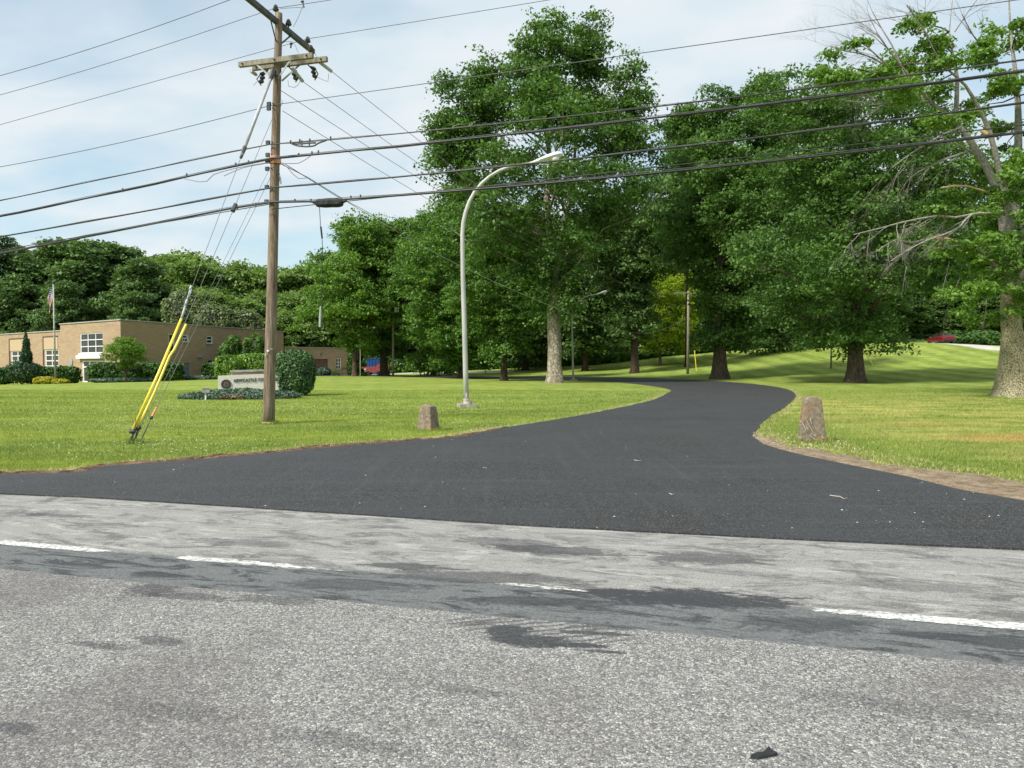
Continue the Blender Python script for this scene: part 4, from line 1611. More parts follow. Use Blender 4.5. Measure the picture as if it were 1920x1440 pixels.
def leafy(name, blobs, nl, size, mat, label, cat='shrub', group=None, p=2.0, core=True, base=None, kind=None, up=.2, corek=.84, extra=None, jit=.15):
    """blobs: (centre, (rx,ry,rz)) in world metres"""
    b_ = Vector(base) if base is not None else Vector((blobs[0][0][0], blobs[0][0][1], blobs[0][0][2] - blobs[0][1][2]))
    root = thing(name, b_, label, cat, group) if kind is None else None
    Cs, Ns = [], []
    ar = np.array([b__[1][0] * b__[1][2] + b__[1][1] * b__[1][2] + b__[1][0] * b__[1][1] for b__ in blobs])
    cb = MB()
    for (c, r_), a_ in zip(blobs, ar / ar.sum()):
        n_l = int(nl * a_)
        u = rng.normal(size=(n_l, 3))
        if p > 3:
            # even spread over a box, rounded
            u = rng.uniform(-1, 1, size=(n_l, 3))
            ax = rng.choice(3, n_l, p=np.array([r_[1] * r_[2], r_[0] * r_[2], r_[0] * r_[1]]) / (r_[1] * r_[2] + r_[0] * r_[2] + r_[0] * r_[1]))
            u[np.arange(n_l), ax] = np.sign(rng.uniform(-1, 1, n_l))
        q = (np.abs(u) ** p).sum(1) ** (1 / p)
        d_ = u / q[:, None]
        nz = np.array([mnoise.noise(Vector(tuple(d * 2.3)) + Vector(c)) for d in d_[:4000]]) if n_l else np.zeros(0)
        nz = np.resize(nz, n_l) if n_l <= 4000 else np.concatenate([nz, rng.normal(size=n_l - 4000) * .2])
        k_ = 1 - np.abs(rng.normal(size=n_l)) * jit + nz * jit
        pos = np.array(c) + d_ * np.array(r_) * k_[:, None]
        nn = d_ / np.array(r_) * min(r_)
        nn /= np.linalg.norm(nn, axis=1)[:, None]
        Cs.append(pos)
        Ns.append(nn * .8 + np.array([0, 0, up]) + rng.normal(size=(n_l, 3)) * .45)
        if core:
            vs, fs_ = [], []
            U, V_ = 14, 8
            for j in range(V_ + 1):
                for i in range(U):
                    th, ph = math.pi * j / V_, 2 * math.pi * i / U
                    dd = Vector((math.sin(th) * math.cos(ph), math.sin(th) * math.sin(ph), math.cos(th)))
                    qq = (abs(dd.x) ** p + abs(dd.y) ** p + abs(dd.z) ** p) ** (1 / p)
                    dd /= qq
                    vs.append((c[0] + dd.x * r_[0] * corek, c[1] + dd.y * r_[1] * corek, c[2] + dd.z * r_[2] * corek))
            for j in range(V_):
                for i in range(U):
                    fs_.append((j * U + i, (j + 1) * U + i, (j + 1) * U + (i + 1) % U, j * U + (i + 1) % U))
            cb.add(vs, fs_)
    C_, N_ = np.concatenate(Cs), np.concatenate(Ns)
    s_ = size * (.6 + .8 * rng.random(len(C_)))
    if root is not None:
        o_ = bpy.data.objects.new('foliage', leaves('foliage', C_ - np.array(b_), N_, s_, s_ * .6, M[mat]))
        COL.objects.link(o_)
        o_.parent = root
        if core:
            cb.build('dark_core', M['core'], root, smooth=True)  # solid core added against see-through; inner shade is put into its dark colour
        return root
    o_ = bpy.data.objects.new(name, leaves(name, C_, N_, s_, s_ * .6, M[mat]))
    COL.objects.link(o_)
    tag(o_, label, kind=kind)
    return o_


def rowblobs(px0, px1, Y0, Y1, toppy, nb, rpx, dz=.0):
    out = []
    for i in range(nb):
        t = (i + .5) / nb
        px_, Y_ = px0 + (px1 - px0) * t, Y0 + (Y1 - Y0) * t
        g = GY(px_, Y_)
        hh = (zb(toppy + rr.uniform(-8, 8), Y_) - g.z)
        out.append(((g.x, g.y, g.z + hh * .42), (abs(px1 - px0) / F * Y_ / nb * .95, 2.2, max(.6, hh * .60))))
    return out


leafy('undergrowth', rowblobs(650, 1010, 134, 134, 672, 9, 20), 16000, .30, 'hedge', 'dense green undergrowth along the foot of the wood left of the tallest oak', kind='stuff', jit=.22)
leafy('undergrowth', rowblobs(1100, 1235, 130, 134, 650, 5, 20), 12000, .26, 'oak_b', 'light green brambly thicket behind the forked oak', kind='stuff', jit=.22)
leafy('undergrowth', rowblobs(1235, 1720, 134, 128, 640, 11, 20), 18000, .34, 'deep', 'dark undergrowth along the crest of the hill', kind='stuff', jit=.2)
leafy('undergrowth', rowblobs(1770, 2050, 112, 104, 622, 6, 20), 9000, .26, 'hedge', 'shaded undergrowth beyond the lane at the right edge', kind='stuff', jit=.2)
leafy('undergrowth', rowblobs(-60, 640, 137, 139, 600, 12, 20), 20000, .36, 'wood_dark', 'dark undergrowth between building and wood', kind='stuff', jit=.2)
leafy('undergrowth', rowblobs(1000, 1110, 132, 132, 660, 4, 20), 7000, .28, 'oak_b', 'pale green weeds behind the tallest oak', kind='stuff', jit=.22)
leafy('flowering_shrub', [((P(345, 580, 116)).to_tuple(), (3.4, 2.5, 3.2)), ((P(400, 600, 116)).to_tuple(), (3.6, 2.5, 2.6)), ((P(455, 605, 118)).to_tuple(), (3.2, 2.5, 2.4))], 9000, .20, 'blossom',
      'large shrub with cream blossom rising behind the brick roof', 'shrub', jit=.2, base=GY(400, 118))

# ------------------------------------------------------------------ brick building
C0 = Vector(((227 - 960) / F * 88, 88, 0))
L0 = Vector(((114 - 960) / F * 97.4, 97.4, 0))
R0_ = Vector(((532 - 960) / F * 118.8, 118.8, 0))
GZ = -.45
ZT = zb(600.5, 88)


class Wall:
    def __init__(s, A, B):
        s.A, s.B = Vector((A.x, A.y, 0)), Vector((B.x, B.y, 0))
        s.d = (s.B - s.A)
        s.len = s.d.length
        s.d.normalize()
        s.n = Vector((s.d.y, -s.d.x, 0))         # outwards: to the right of A->B looking down
        if s.n.dot(-s.A) < 0:
            s.n = -s.n

    def px(s, x, y):
        d = rayd(x, y)
        den_ = d.x * s.n.x + d.y * s.n.y
        t = s.A.dot(s.n) / den_
        p = Vector((d.x * t, d.y * t, 0))
        return (p - s.A).dot(s.d), CAMH + d.z * t

    def at(s, u, z, o=0):
        p = s.A + s.d * u + s.n * o
        return Vector((p.x, p.y, z))

    def rect(s, x0, y0, x1, y1):
        u0, za = s.px(x0, y0)
        u1, zb_ = s.px(x1, y1)
        _, zc = s.px((x0 + x1) / 2, y0)
        _, zd = s.px((x0 + x1) / 2, y1)
        return min(u0, u1), max(u0, u1), min(zc, zd), max(zc, zd)

    def wall(s, m_, z0, z1, ops, rev=.16):
        us = sorted({0, s.len} | {o_[0] for o_ in ops} | {o_[1] for o_ in ops})
        zs = sorted({z0, z1} | {o_[2] for o_ in ops} | {o_[3] for o_ in ops})
        for i in range(len(us) - 1):
            for j in range(len(zs) - 1):
                um, zm = (us[i] + us[i + 1]) / 2, (zs[j] + zs[j + 1]) / 2
                if any(o_[0] < um < o_[1] and o_[2] < zm < o_[3] for o_ in ops):
                    continue
                m_.quad(s.at(us[i], zs[j]), s.at(us[i + 1], zs[j]), s.at(us[i + 1], zs[j + 1]), s.at(us[i], zs[j + 1]))
        for a_, b__, c, d in ops:
            m_.quad(s.at(a_, c), s.at(b__, c), s.at(b__, c, -rev), s.at(a_, c, -rev))
            m_.quad(s.at(a_, d), s.at(b__, d), s.at(b__, d, -rev), s.at(a_, d, -rev))
            m_.quad(s.at(a_, c), s.at(a_, d), s.at(a_, d, -rev), s.at(a_, c, -rev))
            m_.quad(s.at(b__, c), s.at(b__, d), s.at(b__, d, -rev), s.at(b__, c, -rev))

    def window(s, root, r_, nx_, nz_, name='window', bar=.09, rev=.14, mat='white', sill=True):
        a_, b__, c, d = r_
        m_ = MB()
        for i in range(nx_ + 1):
            u = a_ + (b__ - a_) * i / nx_
            w_ = bar * (1.3 if i in (0, nx_) else 1)
            u = min(max(u, a_ + w_ / 2), b__ - w_ / 2)
            m_.beam(s.at(u, c, -rev + .05), s.at(u, d, -rev + .05), w_, .08)
        for j in range(nz_ + 1):
            z = c + (d - c) * j / nz_
            z = min(max(z, c + bar / 2), d - bar / 2)
            m_.beam(s.at(a_, z, -rev + .052), s.at(b__, z, -rev + .052), .075, bar)
        f = m_.build(name, M[mat], root)
        for i in range(nx_):
            for j in range(nz_):
                q = MB()
                u0, u1 = a_ + (b__ - a_) * i / nx_, a_ + (b__ - a_) * (i + 1) / nx_
                v0, v1 = c + (d - c) * j / nz_, c + (d - c) * (j + 1) / nz_
                tl = rr.uniform(-.012, .012)
                q.quad(s.at(u0, v0, -rev + tl), s.at(u1, v0, -rev - tl), s.at(u1, v1, -rev - tl), s.at(u0, v1, -rev + tl))
                pn_ = q.build('pane', M['glass'], f)
        if sill:
            q = MB()
            q.beam(s.at(a_ - .08, c - .06, .03), s.at(b__ + .08, c - .06, .03), .22, .12)
            q.build('sill', M['cap'], f)
        return f


bld = thing('brick_building', (C0.x, C0.y, GZ), 'low tan brick office building with a flat roof and a two storey entrance block', 'building')
WL = Wall(L0, C0)
WR = Wall(C0, R0_)
wd = (L0 - C0).normalized()
E0 = L0 + wd * 42
WW = Wall(E0, L0 - wd * .02)
WW.A -= WW.n * .35
WW.B -= WW.n * .35
ZW = zb(620.5, 97.4)
wb = MB()
rT = WL.rect(150, 624.5, 193.5, 662)
rP = WL.rect(150, 662, 193.5, 676)
rD = WL.rect(154, 676, 195, 717.5)
rD = (rD[0], rD[1], GZ - .1, rD[3])
WL.wall(wb, GZ - .4, ZT, [rT, rD])
rB1 = WR.rect(316, 626, 328, 660)
rB2 = WR.rect(342, 628, 354, 641)
rB3 = WR.rect(387, 630, 399, 644)
rB4 = WR.rect(389, 674.5, 400, 684)
rDoor = WR.rect(344.5, 680.5, 355, 707.5)
rDoor = (rDoor[0], rDoor[1], GZ - .1, rDoor[3])
WR.wall(wb, GZ - .4, ZT, [rB1, rB2, rB3, rB4, rDoor])
rW1 = WW.rect(19, 636, 45, 658)
rW1g = WW.rect(21, 658, 45, 686)
rW2 = WW.rect(82.5, 632, 109, 655)
rW2g = WW.rect(84.5, 655.5, 110, 687)
ops = [rW1g, rW2g]
q1, q2 = WW.rect(-55, 660, -25, 690), WW.rect(-130, 664, -98, 692)
WW.wall(wb, GZ - .4, ZW, ops + [q1, q2])
# rear and hidden sides
bk = R0_ + (L0 - C0)
for a_, b__, zt in ((R0_, bk, ZT), (bk, L0, ZT)):
    wb.quad((a_.x, a_.y, GZ - .4), (b__.x, b__.y, GZ - .4), (b__.x, b__.y, zt), (a_.x, a_.y, zt))
E1 = E0 + (R0_ - C0) * .6
L1 = L0 + (R0_ - C0) * .6
for a_, b__ in ((WW.A, E1), (E1, L1)):
    wb.quad((a_.x, a_.y, GZ - .4), (b__.x, b__.y, GZ - .4), (b__.x, b__.y, ZW), (a_.x, a_.y, ZW))
wb.build('wall', M['brick'], bld)
rf = MB()
rf.add([(p.x, p.y, ZT - .15) for p in (C0, R0_, bk, L0)], [(0, 1, 2, 3)])
rf.add([(p.x, p.y, ZW - .15) for p in (WW.B, WW.A, E1, L1)], [(0, 1, 2, 3)])
rf.build('roof', M['cap'], bld)
cp = MB()
for W__, z in ((WL, ZT), (WR, ZT), (WW, ZW)):
    cp.beam(W__.at(-.08, z + .06, -.1), W__.at(W__.len + .08, z + .06, -.1), .42, .12)
cp.build('roof_edge', M['cap'], bld)
# recessed paler bays above the wing windows
for r_ in (rW1, rW2):
    q = MB()
    q.beam(WW.at(r_[0], (r_[2] + r_[3]) / 2, .03), WW.at(r_[1], (r_[2] + r_[3]) / 2, .03), .05, r_[3] - r_[2])
    q.build('brick_bay', M['signbrick'], bld)
    q = MB()
    q.beam(WW.at(r_[0] - .15, r_[3] + .08, .05), WW.at(r_[1], r_[3] + .08, .05), .14, .12)
    q.beam(WW.at(r_[0] - .12, rW1g[2], .05), WW.at(r_[0] - .12, r_[3] + .02, .05), .14, .14)
    q.build('bay_edging', M['garage'], bld)
WL.window(bld, rT, 3, 3, bar=.10)
WW.window(bld, rW1g, 2, 3, bar=.12)
WW.window(bld, rW2g, 2, 3, bar=.12)
WW.window(bld, q1, 2, 3, bar=.12)
WW.window(bld, q2, 2, 3, bar=.12)
WR.window(bld, rB1, 1, 2, bar=.12)
WR.window(bld, rB2, 1, 2, bar=.12)
WR.window(bld, rB3, 1, 2, bar=.12)
WR.window(bld, rB4, 1, 1, bar=.08)
# entrance canopy and glazed doors
q = MB()
q.beam(WL.at(rP[0] - .1, rP[2] + .45, .22), WL.at(rP[1] + .2, rP[2] + .45, .22), .5, .42)
q.beam(WL.at(rP[0], rP[3] - .12, .1), WL.at(rP[1], rP[3] - .12, .1), .3, .2)
q.build('canopy', M['white'], bld)
fm = WL.window(bld, (rD[0], rD[1], rD[2], rD[3]), 3, 1, 'entrance', bar=.16, sill=False)
q = MB()
q.beam(WL.at(rD[0], rD[3] - .8, -.08), WL.at(rD[1], rD[3] - .8, -.08), .1, .16)
q.build('transom_bar', M['white'], bld)
q = MB()
q.lathe(WL.at(WL.px(133.5, 679)[0], WL.px(133.5, 679)[1], .04), [(.52, 0), (.52, .06), (.4, .09)], 14, WL.n)
q.build('wall_seal', M['steel'], bld)
q = MB()
q.beam(WR.at(rDoor[0], (rDoor[2] + rDoor[3]) / 2, -.1), WR.at(rDoor[1], (rDoor[2] + rDoor[3]) / 2, -.1), .06, rDoor[3] - rDoor[2])
dd_ = q.build('door', M['bluedoor'], bld)
q = MB()
q.lathe(WR.at(rDoor[0] + .15, GZ + 1.1, -.06), [(.05, 0), (.05, .08), (.02, .1)], 8, WR.n)
q.build('handle', M['steel'], dd_)
q = MB()
u_, z_ = WR.px(374, 668.5)
q.beam(WR.at(u_ - .3, z_, .12), WR.at(u_ + .3, z_, .12), .24, .22)
q.build('wall_lamp', M['cap'], bld)
q = MB()
for (x0, x1, o_) in ((430, 448, -6), (452, 458, -7)):
    a_ = P(x0, 612, 112) + Vector((-2, 3, 0))
    q.box((a_.x + 1.2, a_.y + 3, ZT + .45), (2.6 if x0 == 430 else .9, 1.6, 1.0), .3)
q.build('roof_unit', M['white2'], bld)

# garage annexe
ann = thing('garage_annexe', (R0_.x, R0_.y, GZ), 'low brick annexe with a dull red roller door right of the main building', 'building')
A0_, A1_ = Vector(((533 - 960) / F * 120, 120, 0)), Vector(((653 - 960) / F * 128, 128, 0))
WA = Wall(A0_, A1_)
ZA = zb(651.5, 120)
q = MB()
rG = WA.rect(588, 673, 615, 705.5)
rG = (rG[0], rG[1], GZ - .1, rG[3])
rGw = WA.rect(629.5, 672, 640, 692)
WA.wall(q, GZ - .4, ZA, [rG, rGw], .3)
nb_ = Vector((0, 9, 0))
for a_, b__ in ((A1_, A1_ + nb_), (A1_ + nb_, A0_ + nb_)):
    q.quad((a_.x, a_.y, GZ - .4), (b__.x, b__.y, GZ - .4), (b__.x, b__.y, ZA), (a_.x, a_.y, ZA))
q.build('wall', M['brick'], ann)
q = MB()
q.add([(p.x, p.y, ZA - .1) for p in (A0_, A1_, A1_ + nb_, A0_ + nb_)], [(0, 1, 2, 3)])
q.beam(WA.at(0, ZA + .06, -.1), WA.at(WA.len + .1, ZA + .06, -.1), .4, .12)
q.build('roof', M['cap'], ann)
q = MB()
for i in range(5):
    h_ = (rG[3] - rG[2]) / 5
    q.beam(WA.at(rG[0], rG[2] + h_ * (i + .5), -.24), WA.at(rG[1], rG[2] + h_ * (i + .5), -.24), .06, h_ - .03)
q.build('roller_door', M['garage'], ann)
WA.window(ann, rGw, 2, 3, bar=.11, rev=.2)
q = MB()
u_, z_ = WA.px(602, 668)
q.tube([WA.at(u_, z_, .02), WA.at(u_, z_ + .55, .1), WA.at(u_ + .1, z_ + .65, .5), WA.at(u_ + .1, z_ + .5, .6)], .05, 6)
q.build('wall_lamp', M['dsteel'], ann)

# ------------------------------------------------------------------ shrubs, hedges


def hb(px0, px1, py0, py1, Y, dpt=1.2, p=4.0):
    """one blob from a picture rectangle standing at distance Y"""
    X0, X1 = (px0 - 960) / F * Y, (px1 - 960) / F * Y
    z1, z0 = zb(py0, Y), zb(py1, Y)
    return (((X0 + X1) / 2, Y, (z0 + z1) / 2), ((X1 - X0) / 2, dpt, (z1 - z0) / 2 + .05))


leafy('clipped_hedge', [hb(-60, 20, 690, 720, 84)], 3500, .16, 'hedge', 'clipped hedge at the left edge in front of the brick wing', 'hedge', p=5)
leafy('clipped_hedge', [hb(56, 148, 688, 718, 84.5)], 5000, .16, 'hedge', 'clipped hedge behind the flagpole, left of the entrance', 'hedge', p=5)
leafy('clipped_hedge', [hb(170, 262, 681, 716, 84, 1.4)], 5500, .16, 'hedge', 'clipped hedge between the entrance and the small round tree', 'hedge', p=5)
leafy('clipped_hedge', [hb(250, 341, 681, 711, 88, 1.4)], 5500, .17, 'hedge', 'clipped hedge along the shaded brick wall left of the blue door', 'hedge', p=5)
leafy('clipped_hedge', [hb(383, 425, 681, 708, 98, 1.4)], 3500, .18, 'hedge', 'short clipped hedge right of the blue door', 'hedge', p=5)
leafy('low_ground_cover', [hb(172, 300, 709, 717, 82, .9), hb(300, 420, 705, 711, 90, .8)], 3500, .14, 'juniper', 'low spreading evergreen under the hedges before the building', 'shrub', p=2.5, core=False)
leafy('golden_shrub', [hb(66, 103, 707, 720.5, 79, 1.0)], 2200, .10, 'gold', 'larger golden low shrub left of the flagpole foot', 'shrub', p=3)
leafy('golden_shrub', [hb(99, 127, 711.5, 720, 79, .8)], 1600, .10, 'gold', 'smaller golden low shrub right of the flagpole foot', 'shrub', p=3)
leafy('tall_shrub', [hb(411, 440, 640, 700, 101, 1.5), hb(425, 452, 628, 680, 101.5, 1.3)], 5200, .17, 'maple', 'tall bushy shrub by the shaded wall, left one of two', 'shrub', p=2.2, jit=.28)
leafy('tall_shrub', [hb(452, 478, 634, 700, 102, 1.4), hb(466, 499, 627, 690, 102.5, 1.5)], 5200, .17, 'maple', 'tall bushy shrub by the shaded wall, right one beside the wooden pole', 'shrub', p=2.2, jit=.28)
leafy('blue_spruce_shrub', [hb(594, 621, 689, 707, 112, 1.2)], 1800, .17, 'juniper', 'rounded blue-green dwarf spruce in front of the roller door', 'shrub', p=2)
leafy('low_shrub', [hb(584, 600, 697, 708, 112, .8)], 800, .15, 'oak_b', 'small yellowish shrub left of the dwarf spruce', 'shrub')
leafy('low_shrub', [hb(618, 637, 697, 708, 112, .8)], 900, .15, 'hedge', 'small dark shrub right of the dwarf spruce', 'shrub')
leafy('climbing_ivy', [hb(651, 664, 664, 706, 119, .9)], 2200, .2, 'hedge', 'ivy-clad green column at the right corner of the annexe', 'shrub', p=3)
leafy('low_shrub', [hb(677, 688, 698, 707, 96, .5)], 700, .12, 'deep', 'small dark shrub at the foot of the slim grey post', 'shrub')
# weeping evergreen
leafy('weeping_evergreen', [hb(14, 78, 676, 720, 80, 1.6, 2), hb(40, 60, 650, 690, 80, .7), hb(44, 56, 632, 665, 80, .45), hb(47, 52, 622, 640, 80, .2)], 9000, .12, 'spruce',
      'weeping evergreen with a drooping leader in front of the brick wing', 'tree', p=1.8, up=-.3, jit=.32, base=GY(48, 80))
# small round tree
g = GY(236, 80)
rt = thing('ornamental_tree', g, 'small round-headed ornamental tree before the building corner', 'tree')
pr = [(zb(683, 80), 1.0, 1.0), (zb(672, 80), 2.1, 2.2), (zb(655, 80), 2.35, 2.3), (zb(645, 80), 1.7, 1.7), (zb(636, 80), .8, .8)]
cl = crown_clumps(g.x, g.y, pr, .55, 9, .1, .16)
C, Nn, s = clump_leaves(cl, 9000, .095)
o = bpy.data.objects.new('crown', leaves('crown', C - np.array(g), Nn, s, s * .45, M['fresh']))
COL.objects.link(o)
o.parent = rt
q = MB()
fk = g + Vector((0, 0, .95))
q.tube([g - Vector((0, 0, .1)), fk], [.14, .11], 8)
for a_ in range(7):
    an = a_ * .9
    limb(q, fk, fk + Vector((math.cos(an) * 1.5, math.sin(an) * 1.2, 1.1 + .5 * (a_ % 3))), .07, .02, 3, .03, 5, .04)
q.build('trunk', M['bark'], rt, smooth=True)

# ------------------------------------------------------------------ entrance sign bed
SA, SB = P(408.5, 704.7, 36.6), P(523.5, 700.2, 37.6)
dn = (SB - SA)
dn.z = 0
hd = dn.normalized()
nn_ = Vector((hd.y, -hd.x, 0))
sg = thing('stone_sign', (SA.x, SA.y, 0), 'pale stone entrance sign with dark raised letters and a round bronze seal', 'sign')
q = MB()
zbot = .22
v = []
for o_ in (0, .26):
    for p_, z_ in ((SA, zbot), (SB, zbot), (SB, SB.z), (SA, SA.z)):
        w_ = p_ - nn_ * o_
        v.append((w_.x, w_.y, z_))
q.add(v, [(0, 1, 2, 3), (7, 6, 5, 4), (0, 4, 5, 1), (1, 5, 6, 2), (2, 6, 7, 3), (3, 7, 4, 0)])
q.build('panel', M['granite'], sg)
q = MB()
for u_ in (.25, .75):
    p_ = SA.lerp(SB, u_) - nn_ * .13
    q.box((p_.x, p_.y, .06), (.5, .22, .34), math.atan2(hd.y, hd.x))
q.build('footing', M['concrete'], sg)


def sign_pt(px, py, o_=0.0):
    d = rayd(px, py)
    A_0 = SA + nn_ * o_
    t = (A_0.x * nn_.x + A_0.y * nn_.y) / (d.x * nn_.x + d.y * nn_.y)
    return Vector((d.x * t, d.y * t, CAMH + d.z * t))


def text_mesh(s_, size, ext):
    cu = bpy.data.curves.new('txt', 'FONT')
    cu.body = s_
    cu.size = size
    cu.extrude = ext
    cu.offset = size * .006
    cu.space_character = 1.12
    ob = bpy.data.objects.new('txt', cu)
    COL.objects.link(ob)
    dg = bpy.context.evaluated_depsgraph_get()
    me_ = bpy.data.meshes.new_from_object(ob.evaluated_get(dg))
    bpy.data.objects.remove(ob)
    return me_


a_, b__ = sign_pt(438.5, 716.6), sign_pt(517, 713.2)
me = text_mesh('NEWCASTLE COMMON', .225, .018)
co_ = np.array([v_.co[:] for v_ in me.vertices])
w0, w1 = co_[:, 0].min(), co_[:, 0].max()
k_ = (b__ - a_).length / (w1 - w0)
dirv = (b__ - a_).normalized()
upv = Vector((0, 0, 1))
# each letter its own piece: split by loose parts
bm = bmesh.new()
bm.from_mesh(me)
seen = set()
letters = []
for f in bm.faces:
    if f.index in seen:
        continue
    st_, isl = [f], []
    seen.add(f.index)
    while st_:
        x_ = st_.pop()
        isl.append(x_)
        for e in x_.edges:
            for y_ in e.link_faces:
                if y_.index not in seen:
                    seen.add(y_.index)
                    st_.append(y_)
    letters.append(isl)
for isl in letters:
    ids = {}
    m_ = MB()
    vs, fs_ = [], []
    for f in isl:
        idx = []
        for v_ in f.verts:
            if v_.index not in ids:
                ids[v_.index] = len(vs)
                c_ = v_.co
                vs.append(a_ + dirv * ((c_.x - w0) * k_) + upv * (c_.y) + nn_ * (.012 + c_.z))
            idx.append(ids[v_.index])
        fs_.append(idx)
    m_.add(vs, fs_)
    m_.build('letter', M['letter'], sg)
bm.free()
q = MB()
pc = sign_pt(424, 720.5)
q.lathe(pc, [(.235, 0), (.235, .03), (.20, .035), (.195, .02), (.05, .02), (.045, .035)], 24, nn_)
q.build('seal', M['seal'], sg)
q = MB()
for k_ in range(8):
    an = k_ * math.pi / 4
    p0_ = pc + nn_ * .028
    e_ = hd * math.cos(an) + Vector((0, 0, 1)) * math.sin(an)
    q.beam(p0_ + e_ * .06, p0_ + e_ * .13, .012, .02)
q.build('seal_relief', M['cap'], sg)
bw = thing('brick_planter_wall', (SA.x, SA.y + .6, 0), 'low brick wall with stone cap rising just behind the stone sign', 'wall')
wa, wb_ = P(432.5, 697.5, 37.5), P(522, 694.5, 38.4)
q = MB()
m0, m1 = Vector((wa.x, wa.y + .1, 0)), Vector((wb_.x, wb_.y + .1, 0))
q.beam((m0.x, m0.y, wa.z / 2), (m1.x, m1.y, wa.z / 2), .3, wa.z - .05)
q.build('brickwork', M['signbrick'], bw)
q = MB()
q.beam(wa + Vector((-.05, .1, .03)), wb_ + Vector((.05, .1, .03)), .42, .10)
q.build('cap', M['cap'], bw)
leafy('clipped_hedge', [hb(405, 455, 668, 712, 39.6, .55), hb(440, 522, 665, 716, 40.0, .6)], 11000, .085, 'hedge_l', 'bright green hedge clipped behind the stone sign', 'hedge', p=3.2, jit=.13)
leafy('rounded_bush', [hb(515, 588, 659, 741, 38.4, .95)], 13000, .075, 'yew', 'big dark rounded bush at the right end of the stone sign', 'shrub', p=3.0, jit=.14)
gj = GY(440, 34.5)
leafy('juniper_bed', [((gj.x + dx, gj.y + dy, .08 + h_), (rx, ry, .18 + h_)) for dx, dy, rx, ry, h_ in [(-1.6, .1, 1.0, .8, .04), (-.8, .3, 1.1, .9, .10), (.1, .5, 1.2, 1.0, .12), (1.0, .6, 1.2, .9, .10), (1.7, .9, 1.1, .8, .06), (-.2, -.3, 1.6, .5, .03), (1.0, -.1, 1.1, .5, .03), (2.0, .6, .6, .5, .01)]],
      16000, .055, 'juniper', 'low spreading blue-green juniper bed in front of the stone sign', 'shrub', p=2.2, core=True, jit=.2, corek=.8, base=gj)
leafy('juniper_bed', [((gj.x + .1, gj.y - .55, .12), (.7, .35, .14)), ((gj.x - .9, gj.y - .1, .2), (.4, .3, .16))], 1800, .05, 'juniper_brown', 'brown dead patch in the middle of the juniper bed', 'shrub', core=False, base=(gj.x, gj.y - .5, 0))
# spotlight
sp = P(385.5, 749, 33.2)
st_ = thing('sign_spotlight', (sp.x, sp.y, 0), 'small grey floodlight box on a white post aimed at the sign', 'light')
q = MB()
q.beam((sp.x, sp.y, .0), (sp.x, sp.y, zb(737, 33.2)), .05, .05)
q.build('post', M['white'], st_)
q = MB()
zz_ = zb(732, 33.2)
q.box((sp.x + .02, sp.y, zz_), (.29, .24, .19), .3)
q.box((sp.x + .02, sp.y, zz_ + .105), (.33, .28, .03), .3)
q.build('lamp_box', M['cap'], st_)

# ------------------------------------------------------------------ flag
fb = GY(103.7, 80)
fp = thing('flagpole', fb, 'tall pale flagpole topped with a small dark finial before the brick wing', 'flagpole')
ft = P(100, 533, 80)
q = MB()
q.tube([fb - Vector((0, 0, .1)), ft], [.10, .07], 8)
q.build('pole', M['cap'], fp, smooth=True)
q = MB()
q.lathe(ft, [(.05, 0), (.12, .08), (.16, .2), (.10, .32), (.02, .4)], 8)
q.beam(ft + Vector((-.25, 0, .3)), ft + Vector((.28, 0, .34)), .06, .08)
q.build('finial', M['dsteel'], fp)
fl = thing('flag', (ft.x, ft.y, ft.z - .3), 'limp flag with red and white stripes and a blue canton hanging at the flagpole', 'flag')
q = MB()
NU, NV = 13, 16
grid = []
for i in range(NU + 1):
    row = []
    for j in range(NV + 1):
        u, vv = i / NU, j / NV
        x_ = ft.x - .06 - .55 * math.sin(min(1, vv * 1.3) * 1.9) * (.55 + .45 * (1 - u)) - .06 * math.sin(vv * 9 + u * 3)
        y_ = ft.y + .22 * math.sin(vv * 7 + u * 5) * vv
        z_ = ft.z - .25 - u * 1.15 - vv * 1.75 - .1 * math.sin(u * 3) * vv
        row.append(Vector((x_, y_, z_)))
    grid.append(row)
for i in range(NU):
    for j in range(NV):
        q.cur = 2 if (i < 7 and j < 7) else (0 if i % 2 == 0 else 1)
        q.quad(grid[i][j], grid[i][j + 1], grid[i + 1][j + 1], grid[i + 1][j])
q.build('flag_cloth', [M['red'], M['white'], M['blue']], fl)
q = MB()
for i in range(0, 7):
    for j in range(0, 6, 1):
        if (i + j) % 2 == 0:
            c_ = (grid[i][j] + grid[i + 1][j + 1]) / 2 + Vector((0, -.015, 0))
            q.quad(c_ + Vector((-.03, 0, 0)), c_ + Vector((0, 0, -.03)), c_ + Vector((.03, 0, 0)), c_ + Vector((0, 0, .03)))
q.build('stars', M['white'], fl)

# ------------------------------------------------------------------ bins, sign board, far posts, cars
g = GY(703, 124)
bn = thing('blue_bin', g, 'tall blue steel container half hidden behind the thick-trunked maple', 'container')
q = MB()
q.box((g.x, g.y, g.z + 1.75), (2.1, 2.0, 1.6))
q.box((g.x, g.y, g.z + 2.6), (2.2, 2.1, .12))
q.box((g.x, g.y, g.z + .5), (1.9, 1.8, 1.0))
q.build('body', M['dumpblue'], bn)
q = MB()
for k_ in range(4):
    q.box((g.x - .8 + k_ * .53, g.y - 1.03, g.z + 1.75), (.08, .06, 1.6))
q.build('rib', M['dumpblue'], bn)
g = GY(700, 117)
rd_ = thing('red_skip', g, 'low faded red open-topped skip with a raised right end beside the blue container', 'container')
x0, x1 = (679 - 960) / F * 117, (727 - 960) / F * 117
zA, zB, zC, zD = zb(688, 117), zb(681, 117), zb(698, 117), zb(694, 117)
pr_ = [(x0, zA), (x0 + .9, zC), (x1 - 1.2, zC), (x1, zD), (x1, zB), (x1 - 1.1, zB), (x1 - 1.8, zA + .05)]
q = MB()
